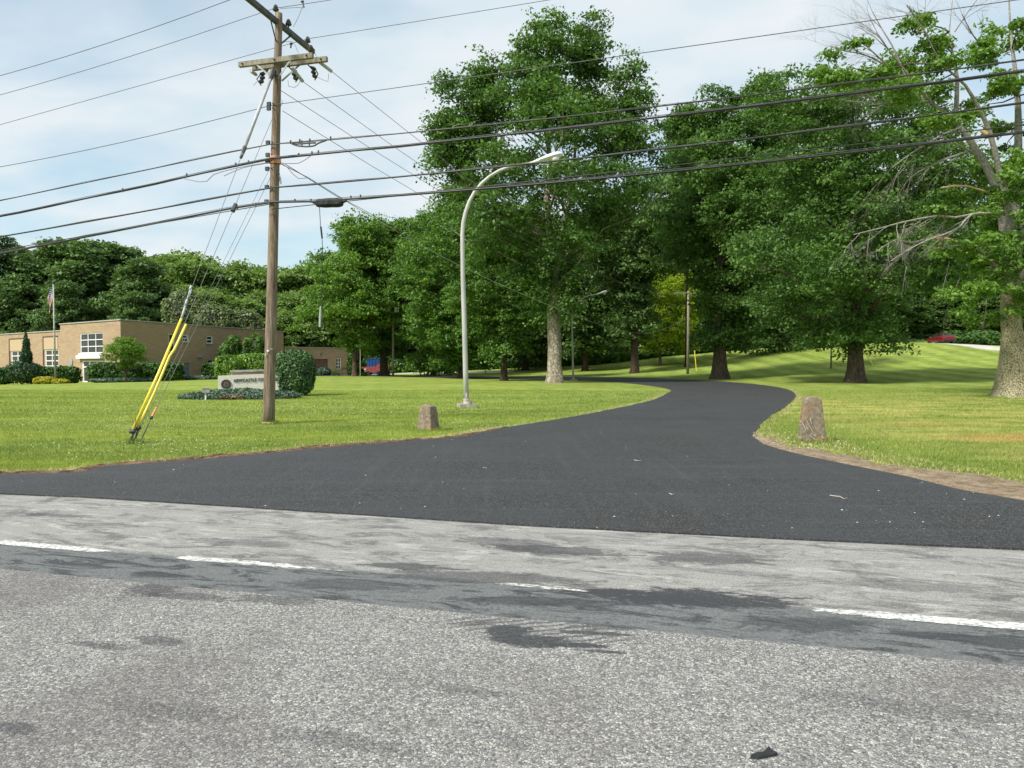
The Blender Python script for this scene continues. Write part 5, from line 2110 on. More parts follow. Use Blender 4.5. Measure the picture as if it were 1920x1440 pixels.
for y_ in (g.y - .9, g.y + .9):
    q.add([(a, y_, z) for a, z in pr_], [tuple(range(len(pr_)))])
for i in range(5):
    a, c = pr_[i], pr_[(i + 1) % len(pr_)]
    if i < 3:
        q.quad((a[0], g.y - .9, a[1]), (c[0], g.y - .9, c[1]), (c[0], g.y + .9, c[1]), (a[0], g.y + .9, a[1]))
q.build('body', M['dumpred'], rd_)
q = MB()
for x_ in (x0 + 1.1, x1 - 1.3):
    q.lathe((x_, g.y - .95, g.z + .3), [(.3, 0), (.3, .2)], 12, (0, 1, 0))
    q.lathe((x_, g.y + .75, g.z + .3), [(.3, 0), (.3, .2)], 12, (0, 1, 0))
q.build('wheel', M['blackp'], rd_)
g = GY(685, 104)
q = MB()
q.tube([g - Vector((0, 0, .1)), g + Vector((0, 0, .75))], .035, 6)
q.lathe(g + Vector((0, 0, .72)), [(.10, 0), (.12, .08), (.09, .18), (.02, .22)], 8)
tag(q.build('marker_post', M['white'], origin=g), 'tiny white-topped marker post in front of the red skip', 'post')
g = GY(646, 108)
nb2 = thing('notice_board', g, 'small dark notice board on two legs left of the maple trunk', 'sign')
q = MB()
q.box((g.x, g.y, g.z + 1.0), (.85, .12, .34))
q.build('board', M['bark_dark'], nb2)
for dx in (-.3, .32):
    q = MB()
    q.tube([(g.x + dx, g.y, g.z - .1), (g.x + dx, g.y, g.z + .9)], .045, 6)
    q.build('leg', M['dsteel'], nb2)


def rpole(px, Y, top, r_, mat, label, extra=None, name='utility_pole', cat='pole'):
    g_ = GY(px, Y)
    t_ = Vector((g_.x, g_.y, zb(top, Y)))
    rt_ = thing(name, g_, label, cat)
    q_ = MB()
    q_.tube([g_ - Vector((0, 0, .2)), g_.lerp(t_, .5) + Vector((.02, 0, 0)), t_], [r_, r_ * .85, r_ * .7], 8)
    q_.build('pole_shaft', mat, rt_, smooth=True)
    return rt_, g_, t_


fp1, g1_, FPT = rpole(1289.5, 86, 546, .17, M['arm'], 'bare wooden utility pole with a small crossarm in front of the yellow-green tree')
q = MB()
q.beam(FPT + Vector((-1.7, -.1, -.25)), FPT + Vector((1.4, -.1, -.25)), .1, .12)
q.build('crossarm', M['arm'], fp1)
q = MB()
for dx in (-1.5, -.6, .5, 1.3):
    q.lathe(FPT + Vector((dx, -.1, -.19)), [(.03, 0), (.06, .06), (.05, .16), (.02, .2)], 6)
q.build('insulator', M['porc'], fp1)
fp2, g2_, T2 = rpole(737, 96, 583, .15, M['arm'], 'wooden pole carrying white floodlights between the maples')
for dx, nm in ((-.55, 1), (.5, 1)):
    q = MB()
    q.box((T2.x + dx, T2.y - .1, T2.z + .1), (.55, .4, .62), .2 * dx)
    q.beam((T2.x, T2.y, T2.z - .3), (T2.x + dx, T2.y, T2.z - .1), .06, .06)
    q.build('floodlight', M['white2'], fp2)
rpole(675.5, 94, 630, .07, M['lamp'], 'slim grey post beside the straight maple trunk', name='grey_post', cat='post')
rpole(1558, 80, 636, .11, M['arm'], 'short grey pole on the hill left of the wide oak', name='grey_post', cat='post')
for (xa_, ya_, xb_, yb_, Y_, lab) in ((1302, 657, 1306, 688, 92, 'leaning yellow guy guard right of the far utility pole'), (1618, 655, 1637, 678.5, 84, 'leaning yellow guy guard just right of the wide oak trunk')):
    q = MB()
    a_ = P(xa_, ya_, Y_)
    b__ = GY(xb_, Y_)
    q.tube([b__ - Vector((0, 0, .1)), a_], .05, 6)
    tag(q.build('guy_guard', M['yellowp'], origin=b__), lab, 'guy guard')
# fixture seen among the maples
# car on the hill
g = GY(1763, 106)
car = thing('parked_car', g, 'dark red car parked on the lane at the top of the hill', 'car')
cw, ch, cl_ = 1.85, 1.42, 4.3
q = MB()


def carbody(q, c, secs):
    """secs: (y, halfwidth, z0, z1, roof half)"""
    vs, fs_ = [], []
    for (y_, hw, z0_, zm, z1_, rh) in secs:
        for x_, z_ in ((-hw * .92, z0_), (-hw, min(z0_ + .25, (z0_ + zm) / 2)), (-hw, zm), (-rh, z1_), (rh, z1_), (hw, zm), (hw, min(z0_ + .25, (z0_ + zm) / 2)), (hw * .92, z0_)):
            vs.append((c.x + x_, c.y + y_, c.z + z_))
    n__ = 8
    for i in range(len(secs) - 1):
        for k in range(n__):
            k2 = (k + 1) % n__
            fs_.append((i * n__ + k, i * n__ + k2, (i + 1) * n__ + k2, (i + 1) * n__ + k))
    fs_.append(tuple(range(n__)))
    fs_.append(tuple(range((len(secs) - 1) * n__, len(secs) * n__)))
    q.add(vs, fs_)


carbody(q, g, [(-2.1, .82, .35, .75, .95, .7), (-1.9, .9, .25, .85, 1.05, .75), (-1.3, .92, .22, .9, .98, .8), (.3, .92, .22, .9, .98, .8), (1.0, .92, .22, .88, .98, .78), (2.0, .88, .25, .7, .82, .7), (2.15, .8, .35, .6, .7, .6)])
q.build('body', M['carred'], car, smooth=False)
q = MB()
carbody(q, g, [(-1.85, .78, .93, .94, .96, .7), (-1.3, .80, .93, .98, 1.40, .58), (.3, .80, .93, .98, 1.41, .6), (1.05, .78, .93, .94, .97, .7)])
q.build('windows', M['glass'], car)
q = MB()
carbody(q, g, [(-1.35, .60, 1.38, 1.40, 1.44, .5), (.35, .62, 1.39, 1.41, 1.45, .52)])
q.build('roof', M['carred'], car)
for sx in (-1, 1):
    q = MB()
    q.box((g.x + sx * .68, g.y - 2.06, g.z + .80), (.32, .12, .16))
    q.build('tail_light', M['tail'], car)
    for dy in (-1.3, 1.3):
        q = MB()
        q.lathe((g.x + sx * .80 - .1, g.y + dy, g.z + .33), [(.33, 0), (.33, .2)], 14, (1, 0, 0))
        q.build('wheel', M['blackp'], car)
q = MB()
q.box((g.x, g.y - 2.12, g.z + .42), (1.5, .1, .2))
q.build('bumper', M['blackp'], car)
#---PART3---
# ------------------------------------------------------------------ near lamp post
LY = 27.5
lbase = P(875, 764, LY)
lbase.z = H(lbase.x, lbase.y)
lamp = thing('lamp_post', lbase, 'nearest curved grey street lamp on a concrete footing beside the driveway', 'street lamp', 'curved street lamps along the driveway')
pts = [lbase + Vector((0, 0, .12))] + [P(x_, y_, LY) for x_, y_ in ((873, 700), (870.5, 600), (868, 520), (867, 440), (868.5, 418), (873, 398), (880, 378), (890, 360), (903, 344), (918, 331), (936, 320), (955, 313), (975, 309), (998, 305))]
rad = [.098, .093, .088, .083, .076, .074, .071, .068, .065, .062, .060, .056, .050, .043, .036]
q = MB()
q.tube(pts, rad, 16)
q.build('post', M['lamp'], lamp, smooth=True)
q = MB()
q.box((lbase.x, lbase.y, lbase.z + .05), (.62, .62, .20), .25)
q.build('footing', M['concrete'], lamp)
q = MB()
q.lathe(lbase + Vector((0, 0, .15)), [(.19, 0), (.19, .03), (.13, .06), (.12, .16), (.105, .2)], 12)
for a_ in (0, 1.57, 3.14, 4.71):
    q.lathe(lbase + Vector((math.cos(a_ + .6) * .2, math.sin(a_ + .6) * .2, .14)), [(.035, 0), (.035, .09), (.02, .1)], 6)
q.build('base_collar', M['concrete'], lamp)
q = MB()
c_ = P(874, 741, LY - .095)
q.box(c_, (.07, .03, .17))
q.build('access_cover', M['lamp'], lamp)
h0, h1 = P(992, 306.5, LY), P(1056, 289, LY)
ax = (h1 - h0).normalized()
upn = Vector((0, 1, 0)).cross(ax).normalized() * -1
if upn.z < 0:
    upn = -upn
sd = Vector((0, 1, 0))
L_ = (h1 - h0).length
vs, fs_ = [], []
secs = [(0, .045, .045, .045), (.12, .05, .05, .05), (.3, .09, .085, .06), (.5, .15, .13, .08), (.7, .185, .155, .08), (.85, .175, .15, .075), (.95, .12, .11, .06), (1.0, .03, .04, .02)]
for t_, w_, u_, d_ in secs:
    for k_ in range(12):
        a_ = 2 * math.pi * k_ / 12
        s_, c__ = math.sin(a_), math.cos(a_)
        vs.append(h0 + ax * (t_ * L_) + sd * (w_ * c__) + upn * ((u_ if s_ > 0 else d_) * s_))
for i in range(len(secs) - 1):
    for k_ in range(12):
        fs_.append((i * 12 + k_, i * 12 + (k_ + 1) % 12, (i + 1) * 12 + (k_ + 1) % 12, (i + 1) * 12 + k_))
fs_.append(tuple(range(12)))
q.__init__()
q.add(vs, fs_)
hd_ = q.build('lamp_head', M['lamphead'], lamp, smooth=True)
q = MB()
lc = h0 + ax * (L_ * .73) - upn * .05
q.lathe(lc, [(.165, 0), (.16, .06), (.13, .13), (.07, .175), (.01, .19)], 14, -upn)
q.build('lens', M['lens'], hd_, smooth=True)
q = MB()
q.tube([h0 + ax * (L_ * t_) + sd * (-w_ * 1.02) for t_, w_, _, _ in secs[2:7]], .008, 4)
q.build('seam', M['dsteel'], hd_)
lamp2 = copy_thing(lamp, GY(1075, 78), 0, 'farther curved grey street lamp right of the tallest oak')

# ------------------------------------------------------------------ stone markers


def marker(px, py, Yd, wb0, wb1, wt0, wt1, hgt, dep, rz, label, seed):
    g_ = P(px, py, Yd)
    g_.z = H(g_.x, g_.y)
    m_ = MB()
    NX, NY, NZ = 9, 6, 14
    vs, fs_ = [], {}
    idx = {}

    def vid(i, j, k):
        if (i, j, k) not in idx:
            u, v_, t = i / NX - .5, j / NY - .5, k / NZ
            wx = (wb0 + (wt0 - wb0) * t)
            wy = (wb1 + (wt1 - wb1) * t)
            p = Vector((u * wx, v_ * wy, t * hgt - .06))
            # knock the edges off
            e = (abs(u) * 2) ** 6 * (abs(v_) * 2) ** 6
            p.x *= 1 - .07 * e
            p.y *= 1 - .07 * e
            if k == NZ:
                p.z -= .03 * ((abs(u) * 2) ** 3 + (abs(v_) * 2) ** 3) + .02 * u
            nz = mnoise.noise(p * 6 + Vector((seed, 0, 0))) * .009 + mnoise.noise(p * 19 + Vector((seed, 3, 0))) * .005
            c = Vector((p.x, p.y, 0))
            if c.length > 1e-4:
                p += c.normalized() * nz
            p.z += nz * .5 if k == NZ else 0
            cr_, sr_ = math.cos(rz), math.sin(rz)
            vs.append((g_.x + p.x * cr_ - p.y * sr_, g_.y + p.x * sr_ + p.y * cr_, g_.z + p.z))
            idx[(i, j, k)] = len(vs) - 1
        return idx[(i, j, k)]
    F_ = []
    for i in range(NX):
        for k in range(NZ):
            F_.append((vid(i, 0, k), vid(i + 1, 0, k), vid(i + 1, 0, k + 1), vid(i, 0, k + 1)))
            F_.append((vid(i + 1, NY, k), vid(i, NY, k), vid(i, NY, k + 1), vid(i + 1, NY, k + 1)))
    for j in range(NY):
        for k in range(NZ):
            F_.append((vid(0, j + 1, k), vid(0, j, k), vid(0, j, k + 1), vid(0, j + 1, k + 1)))
            F_.append((vid(NX, j, k), vid(NX, j + 1, k), vid(NX, j + 1, k + 1), vid(NX, j, k + 1)))
    for i in range(NX):
        for j in range(NY):
            F_.append((vid(i, j, NZ), vid(i + 1, j, NZ), vid(i + 1, j + 1, NZ), vid(i, j + 1, NZ)))
    m_.add(vs, F_)
    o_ = m_.build('stone_marker', M['stone'], origin=g_)
    return tag(o_, label, 'stone marker', 'rough stone markers either side of the driveway mouth'), g_


marker(803, 807, 18.0, .46, .40, .30, .28, .68, 0, -.5, 'short blocky stone marker on the left lawn near the lamp post', 2)
stn, g_ = marker(1522, 829, 15.3, .56, .26, .32, .2, .98, 0, -.06, 'tall tapering reddish stone marker with white scrapes right of the driveway', 8)
for (xa_, ya_, xb_, yb_, w_) in [(1502, 789, 1511, 806, .02), (1512, 788, 1524, 810, .014), (1518.5, 784.5, 1522.5, 795, .016), (1500.5, 789.5, 1504, 792, .035), (1511, 800, 1515, 805, .022), (1518, 816, 1528, 825, .016), (1526, 814.5, 1529, 817.5, .02), (1497.5, 819, 1503, 820.5, .02), (1541, 819, 1544, 822, .03), (1519, 785, 1520, 787, .03)]:
    tt = 1 - (ya_ + yb_) / 2 / 829
    Yf = 15.3 - .15
    a_, b__ = P(xa_, ya_, Yf), P(xb_, yb_, Yf)
    q = MB()
    q.beam(a_, b__, .010, w_ * .6)
    q.build('scrape', M['chalk'], stn)

# ------------------------------------------------------------------ litter
g = G(1430, 1420)
q = MB()
rr = random.Random(2)
pts_ = [(-.075, -.020), (-.035, -.006), (.005, .004), (.035, .022), (.05, .026), (.055, .010), (.072, -.006), (.045, -.012), (.0, -.020), (-.04, -.026)]
top = [(g.x + a * .75, g.y + c * 1.5, .023 + rr.uniform(-.004, .004)) for a, c in pts_]
bot = [(g.x + a * .8, g.y + c * 1.6, .012) for a, c in pts_]
n_p = len(pts_)
q.add(top + bot, [tuple(range(n_p))] + [(i, n_p + i, n_p + (i + 1) % n_p, (i + 1) % n_p) for i in range(n_p)])
tag(q.build('asphalt_fragment', M['cable'], origin=(g.x, g.y, 0)), 'small black broken piece of asphalt lying on the near road', 'debris')
for k_, (pl, lab) in enumerate([([(1556, 935), (1566, 936.5), (1575, 937.5), (1583, 942), (1588, 940)], 'thin pale forked twig lying on the right part of the new asphalt'), ([(1255, 931), (1261, 934), (1264, 932.5)], 'tiny curled pale twig near the middle of the new asphalt'), ([(1189, 867), (1196, 868.5), (1202, 868)], 'short pale straw on the driveway before the bend')]):
    pp = [G(*p_) + Vector((0, 0, .04)) for p_ in pl]
    q = MB()
    q.tube(pp, .0045, 5)
    tag(q.build('twig', M['twig'], origin=pp[0]), lab, 'twig')

# ------------------------------------------------------------------ utility pole
PY = 20.0
pb = P(503.5, 796, PY)
pb.z = H(pb.x, pb.y)
pt_ = P(523, 25, PY)


def PX(py, off=0.0):                # point on the pole axis at a picture height
    t_ = (796 - py) / (796 - 25)
    return P(503.5 + (523 - 503.5) * t_, py, PY)


up_ = thing('utility_pole', pb, 'tall weathered wooden utility pole with crossarms standing on the left lawn', 'utility pole')
q = MB()
ps = [pb - Vector((0, 0, .1))] + [PX(y_) for y_ in range(760, 20, -60)] + [pt_]
q.tube(ps, [.160 - .072 * i / (len(ps) - 1) for i in range(len(ps))], 18, wob=.03)
q.build('pole_shaft', M['pole'], up_, smooth=True)
q = MB()
q.lathe(pb, [(.195, -.05), (.175, .04), (.165, .06)], 14)
q.build('ground_collar', M['straw'], up_)
rd = rdir.copy()
nf = -ndir                            # towards the camera
# twin wooden crossarms
ca = PX(116) + nf * .16
arms = []
for o_, lo, hi, dz in ((.16, -1.05, 1.13, 0), (-.16, -.85, 1.35, -.03)):
    c_ = PX(118 if o_ > 0 else 117) + nf * o_
    q = MB()
    a_, b__ = c_ + rd * lo, c_ + rd * hi
    b__.z = a_.z = c_.z
    q.beam(a_, b__, .10, .125)
    arms.append((a_, b__))
    q.build('crossarm', M['arm'], up_)
    q = MB()
    for t_ in (.06, .5, .93):
        q.lathe(a_.lerp(b__, t_) + nf * (.05), [(.022, 0), (.022, .03), (.01, .045)], 6, nf)
    q.build('bolt', M['dsteel'], up_)
# flat braces under the arms
for s_ in (-1, 1):
    for o_ in (.20, -.20):
        q = MB()
        q.beam(PX(116) + nf * o_ + rd * (.52 * s_) + Vector((0, 0, -.06)), PX(150) + nf * (o_ * .45) + rd * (.08 * s_), .012, .045)
        q.build('brace', M['steel'], up_)
# dark steel standoff arm across the top
ua, ub = P(462, -6, 18.55), P(587, 97, 21.9)
q = MB()
q.beam(ua, ub, .12, .12)
q.build('standoff_arm', M['dsteel'], up_)
q = MB()
q.beam(P(506, 32, 19.5), PX(80) + nf * .1, .02, .04)
q.beam(P(546, 66, 20.7), PX(80) - nf * .1, .02, .04)
q.build('brace', M['dsteel'], up_)


def insul(q_, p_, s_=1.0, axis=(0, 0, 1)):
    q_.lathe(p_, [(.018 * s_, -.12 * s_), (.018 * s_, 0), (.075 * s_, .0), (.085 * s_, .035 * s_), (.055 * s_, .05 * s_), (.065 * s_, .085 * s_), (.045 * s_, .13 * s_), (.03 * s_, .15 * s_)], 10, axis)


for x_, y_, Y_ in ((517, 20, 20.0), (577, 79, 21.7), (583, 96, 19.9), (541, 47, 20.2)):
    q = MB()
    insul(q, P(x_, y_, Y_))
    q.build('insulator', M['porc'], up_)
# cutouts and dead-end insulators under the arm
for x_, y_, sx in ((492, 146, -1), (552, 140, 1), (588, 136, 1)):
    q = MB()
    p_ = P(x_, y_, 20.1)
    for dz in (.10, 0, -.10):
        q.lathe(p_ + Vector((sx * .03 * (dz < 0), 0, dz)), [(.03, -.045), (.07, -.02), (.075, .02), (.03, .045)], 8, (.25 * sx, 0, 1))
    q.tube([p_ + Vector((-.1 * sx, 0, .16)), p_ + Vector((.02 * sx, 0, .14)), p_ + Vector((.13 * sx, -.05, -.05)), p_ + Vector((.03 * sx, 0, -.2))], .016, 5)
    q.beam(p_ + Vector((-.05 * sx, 0, .1)), p_ + Vector((-.16 * sx, 0, .22)), .03, .03)
    q.build('cutout', M['porc'], up_)
for (xa_, ya_), (xb_, yb_) in (((600, 117), (622, 134)), ((548, 128), (568, 153)), ((470, 133), (480, 140))):
    q = MB()
    q.tube([P(xa_, ya_, 19.9), P(xb_, yb_, 20.2)], .045, 8)
    q.build('strain_insulator', M['guyrod'], up_)
for pl in ([(596, 145), (606, 150), (615, 153), (616, 138)], [(540, 150), (541, 162), (552, 164), (558, 160), (564, 150)], [(490, 148), (480, 155), (475, 160)], [(525, 16), (560, 14), (569, 15)], [(550, 50), (558, 35), (565, 18), (570, 6)],
           [(583, 96), (592, 102), (596, 118)], [(523, 206), (530, 190), (527, 187), (522, 190)], [(530, 80), (548, 78), (560, 100)], [(524, 325), (527, 338), (528, 346)]):
    q = MB()
    q.tube(catmull([P(x_, y_, 20.0) for x_, y_ in pl], .1), .006, 4)
    q.build('jumper_wire', M['wire'], up_)
for pl in ([(567, 3), (570, 14)], [(546, 82), (545, 90)]):
    q = MB()
    p_ = P(pl[0][0], pl[0][1], 20)
    q.lathe(p_, [(.02, -.04), (.035, 0), (.02, .04)], 6, rd)
    q.tube([p_, P(pl[1][0], pl[1][1], 20)], .02, 5)
    q.build('clamp', M['dsteel'], up_)
for y_ in (197, 205, 269, 292, 304, 318, 352, 379):
    q = MB()
    c_ = PX(y_)
    q.beam(c_ + nf * .12 - rd * .2, c_ + nf * .12 - rd * .1, .06, .10)
    q.tube([c_ + nf * .16 - rd * .02, c_ - nf * .16 - rd * .02], .016, 5)
    q.build('bracket', M['dsteel'], up_)
q = MB()
q.lathe(PX(300), [(.145, -.10), (.147, 0), (.145, .1)], 16)
q.build('tape_wrap', M['orange'], up_)
q = MB()
q.beam(P(505, 654, PY - .165), P(511, 654.5, PY - .165), .01, .03)
q.build('tag_plate', M['steel'], up_)
q = MB()
q.beam(P(501, 656.5, PY - .17), P(503.5, 659, PY - .17), .01, .05)
q.beam(P(497.5, 662, PY - .17), P(498, 668, PY - .17), .01, .03)
q.build('tag_plate', M['white'], up_)
q = MB()
q.tube([P(520, 325, 19.9), P(524, 333, 19.9), P(526, 345, 19.85)], [.012, .02, .008], 5)
q.build('drop_clamp', M['dsteel'], up_)

# ------------------------------------------------------------------ wires


def lp(px, py, off=0.0):
    """point on the vertical plane through the pole that runs along the road, off = metres towards the camera"""
    Q_ = PX(300) + nf * off
    nx_, ny_ = nf.x, nf.y
    d = rayd(px, py)
    t = (Q_.x * nx_ + Q_.y * ny_) / (d.x * nx_ + d.y * ny_)
    return Vector((d.x * t, d.y * t, CAMH + d.z * t))


def span(ptsx, off, ext=26, step=1.2):
    """smooth sagging line fitted through measured spots, carried on outside the picture"""
    pts_ = [lp(x_, y_, off) for x_, y_ in ptsx]
    Q_ = PX(300) + nf * off
    t_ = np.array([(p_ - Q_).dot(rd) for p_ in pts_])
    z_ = np.array([p_.z for p_ in pts_])
    left_ = t_ <= .6
    out = []
    for m_, s_ in ((left_, -1), (~left_ | (np.abs(t_) < .6), 1)):
        tt, zz = t_[m_], z_[m_]
        if len(tt) < 2:
            continue
        k_ = np.polyfit(tt, zz, min(2, len(tt) - 1))
        if len(k_) == 3 and k_[0] < 0:
            k_ = np.polyfit(tt, zz, 1)
        far = max(abs(tt)) + ext
        seq = np.arange(0, far, step) * s_
        if s_ > 0 and tt.min() > 0:
            seq = seq[seq >= 0]
        P_s = [Q_ + rd * float(a) + Vector((0, 0, float(np.polyval(k_, a)) - Q_.z)) for a in seq]
        out.append(P_s)
    if len(out) == 2:
        mid = (out[0][0] + out[1][0]) / 2
        return out[0][::-1][:-1] + [mid] + out[1][1:]
    return out[0] if out[0][0].x < out[0][-1].x else out[0][::-1]


def cable(name, pts_, r_, mat, label, cat, n=6, parts=()):
    rt_ = thing(name, pts_[len(pts_) // 2], label, cat)
    q_ = MB()
    q_.tube(pts_, r_, n)
    q_.build('strand', M[mat], rt_, smooth=True)
    for nm, dz, rr_, mt_ in parts:
        q_ = MB()
        q_.tube([p_ + Vector((0, 0, dz + .012 * math.sin(i * 1.9))) for i, p_ in enumerate(pts_)], rr_, 5)
        q_.build(nm, M[mt_], rt_, smooth=True)
    return rt_


cable('power_line', span([(0, 142), (220, 75), (430, 0)], 1.75, 24), .008, 'wire', 'highest thin power line at the upper left corner', 'wire')
cable('power_line', span([(0, 178), (250, 104), (490, 22), (517, 15), (590, 3), (700, -12)], 0), .008, 'wire', 'power line over the pole top insulator', 'wire')
cable('power_line', span([(0, 234), (380, 127), (577, 73), (770, 42), (1010, 3)], -1.7), .008, 'wire', 'power line held on the end of the dark standoff arm', 'wire')
cable('power_line', span([(0, 313), (250, 262), (505, 198), (780, 160), (1400, 70), (1700, 30)], .1), .009, 'wire', 'single thin line crossing in front of the tallest oak top', 'wire')
cable('telephone_cable', span([(0, 377), (250, 322), (500, 272), (560, 268), (700, 254), (820, 243), (1400, 181), (1920, 112)], .17), .014, 'cable', 'upper black communication cable carrying the oval slack loop', 'cable', parts=(('lashing', .018, .006, 'wire'),))
cable('telephone_cable', span([(0, 405), (230, 360), (350, 328), (500, 299), (600, 287), (820, 267), (1400, 200), (1920, 133)], .17), .022, 'cable', 'thick bundled cable passing through the orange wrap on the pole', 'cable', parts=(('messenger', .032, .008, 'wire'), ('second_sheath', -.022, .011, 'cable')))
cable('telephone_cable', span([(0, 444), (250, 400), (500, 353), (820, 325), (1400, 260), (1920, 193)], .17), .020, 'cable', 'third black cable, above the lowest pair', 'cable', parts=(('lashing', .02, .008, 'wire'),))
cable('telephone_cable', span([(0, 477), (200, 436), (385, 395), (500, 382), (590, 378), (700, 371), (1000, 345), (1400, 307), (1920, 248)], .17), .026, 'cable', 'lowest and thickest black cable holding the splice box', 'cable', parts=(('messenger', .040, .007, 'wire'),))
cable('telephone_cable', span([(640, 378), (790, 363), (1400, 294), (1920, 234)], .17)[0:], .011, 'cable', 'thinner black cable just above the lowest cable', 'cable')
cable('telephone_cable', span([(0, 470), (150, 444), (400, 397), (500, 387)], .30, 20), .011, 'cable', 'thin black cable running beside the lowest cable on the left', 'cable')
# clips along the bundles
q = MB()
for x_, y_ in ((230, 355), (350, 327), (442, 307), (466, 303), (585, 286), (597, 284), (560, 289), (445, 388), (480, 382), (553, 375), (583, 375), (658, 369), (676, 367), (520, 291), (545, 265), (562, 263), (581, 262), (620, 258)):
    q.beam(lp(x_, y_ - 2, .17), lp(x_, y_ + 5, .17), .035, .03)
tag(q.build('cable_clips', M['dsteel']), 'small dark clips fixed along the cable bundles near the pole', kind='stuff')
# loose loops of thin cable around the pole
for pl, lab in (([(520, 305), (545, 307), (560, 306), (578, 296), (585, 290)], 'short slack loop right of the pole just under the orange wrap'),
                ([(525, 303), (540, 315), (548, 325), (560, 335), (572, 334), (579, 333)], 'double drooping tail right of the pole below the wrap'),
                ([(345, 335), (375, 341), (388, 340), (400, 328), (440, 316), (500, 305)], 'slack tail looping under the bundled cable left of the pole'),
                ([(420, 330), (455, 315), (490, 308), (505, 305)], 'upper slack tail left of the pole')):
    pp = catmull([lp(x_, y_, .2) for x_, y_ in pl], .15)
    q = MB()
    q.tube(pp, .008, 5)
    tag(q.build('slack_loop', M['cable'], origin=pp[0]), lab, 'cable')
# oval slack storage loop
sn = thing('slack_loop', lp(570, 271, .17), 'flat oval black cable loop hanging right of the pole on the upper cable', 'cable')
pp = catmull([lp(x_, y_, .17) for x_, y_ in ((548, 270), (556, 273), (575, 275), (590, 273), (597, 268.5), (612, 263))], .1)
q = MB()
q.tube(pp, .020, 6)
pp = catmull([lp(x_, y_, .17) for x_, y_ in ((548, 270), (565, 269.5), (585, 268), (592, 268))], .1)
q.tube(pp, .020, 6)
q.build('loop', M['cable'], sn, smooth=True)
q = MB()
for x_ in (566, 580):
    q.beam(lp(x_, 263, .17), lp(x_, 274, .17), .03, .03)
q.build('hanger', M['dsteel'], sn)
# splice enclosure
c0, c1 = lp(594, 380, .17), lp(642, 378, .17)
se = thing('splice_box', c0.lerp(c1, .5), 'black splice box wrapped in sheeting hanging on the lowest cable', 'cable box')
q = MB()
NS = 9
vs, fs_ = [], []
for i in range(NS + 1):
    t_ = i / NS
    c_ = c0.lerp(c1, t_) + Vector((0, 0, -.02))
    w_, h_ = .10 * (.7 + .3 * math.sin(math.pi * t_) ** .3), .125 * (.72 + .28 * math.sin(math.pi * min(1, max(0, t_))) ** .3)
    for k_ in range(8):
        a_ = 2 * math.pi * (k_ + .5) / 8
        jj = 1 + .14 * mnoise.noise(Vector((i * .7, k_ * 1.3, 0)))
        vs.append(c_ + nf * (w_ * math.cos(a_) * jj) + Vector((0, 0, h_ * math.sin(a_) * jj)))
for i in range(NS):
    for k_ in range(8):
        fs_.append((i * 8 + k_, i * 8 + (k_ + 1) % 8, (i + 1) * 8 + (k_ + 1) % 8, (i + 1) * 8 + k_))
fs_ += [tuple(range(8)), tuple(range(NS * 8, NS * 8 + 8))]
q.add(vs, fs_)
q.build('box', M['blackp'], se)
for c_, s_ in ((c0, -1), (c1, 1)):
    q = MB()
    q.tube([c_ - rd * .02 * s_, c_ + rd * .12 * s_ + Vector((0, 0, .02))], [.06, .03], 7)
    q.build('end_seal', M['blackp'], se)
# hanging line below the box
hl = thing('hanging_line', lp(600, 390, .17), 'thin line hanging straight down from the splice box with a pale weight at its end', 'line')
q = MB()
q.tube([lp(599, 388, .17), lp(601, 425, .17), lp(604, 450, .17), lp(605, 480, .17), lp(603, 540, .17), lp(601, 576, .17)], .009, 5)
q.build('line', M['cable'], hl)
q = MB()
q.tube([lp(601.5, 425, .17), lp(604, 447, .17)], .025, 6)
q.build('sleeve', M['blackp'], hl)
q = MB()
q.tube([lp(601, 574, .17), lp(600.5, 592, .17), lp(599.5, 613, .17)], [.016, .032, .026], 8)
q.build('weight', M['guyrod'], hl)

# lines running back along the drive to the far pole
def sag(a_, b__, s_, n=16):
    return [a_.lerp(b__, i / n) + Vector((0, 0, -4 * s_ * (i / n) * (1 - i / n))) for i in range(n + 1)]


for (x_, y_), (dx, dz), s_, lab in (((622, 134), (-1.5, 0), 1.6, 'rightmost thin line running back from the crossarm'), ((568, 153), (-.6, 0), 1.9, 'second thin line running back from the crossarm'),
                                  ((524, 168), (1.3, 0), 2.1, 'third thin line running back past the pole'), ((530, 208), (.2, -.6), 2.0, 'lowest thin bare line running back from the pole')):
    a_ = P(x_, y_, 20.3)
    b__ = FPT + Vector((dx, -.1, dz))
    cable('power_line', sag(a_, b__, s_), .008, 'wire', lab, 'wire', 5)
a_ = PX(304) + nf * .0 + rd * .15
mid = P(575, 331, 22)
end = Vector((FPT.x - .15, FPT.y - .1, zb(598, FPT.y)))
pl = [P(520, 304, 20), P(576, 332, 22.5), P(640, 371, 25), P(700, 408, 29), P(860, 497, 38), P(1000, 560, 50), P(1100, 600, 62), P(1180, 623, 70), P(1235, 620, 78), end]
cable('service_drop', catmull(pl, 1.5), .012, 'guyrod', 'pale sagging service cable from the pole to the far utility pole', 'cable', 5)
pl = [P(535, 308, 20), P(590, 342, 22.5), P(628, 366, 24.5), P(700, 404, 29), P(800, 470, 34)]
cable('service_drop', catmull(pl, 1.5), .010, 'cable', 'dark upper strand running beside the pale service cable', 'cable', 5)

# ------------------------------------------------------------------ guys, guards, anchors
AY = 15.0
an = P(250, 832, AY)
an.z = H(an.x, an.y)
an2 = P(261, 832, AY + .2)
an2.z = H(an2.x, an2.y)


def guy(top, bot, r_, label, parts=None):
    rt_ = thing('guy_wire', bot, label, 'guy wire')
    q_ = MB()
    q_.tube([bot, top], r_, 6)
    q_.build('strand', M['wire'], rt_)
    return rt_


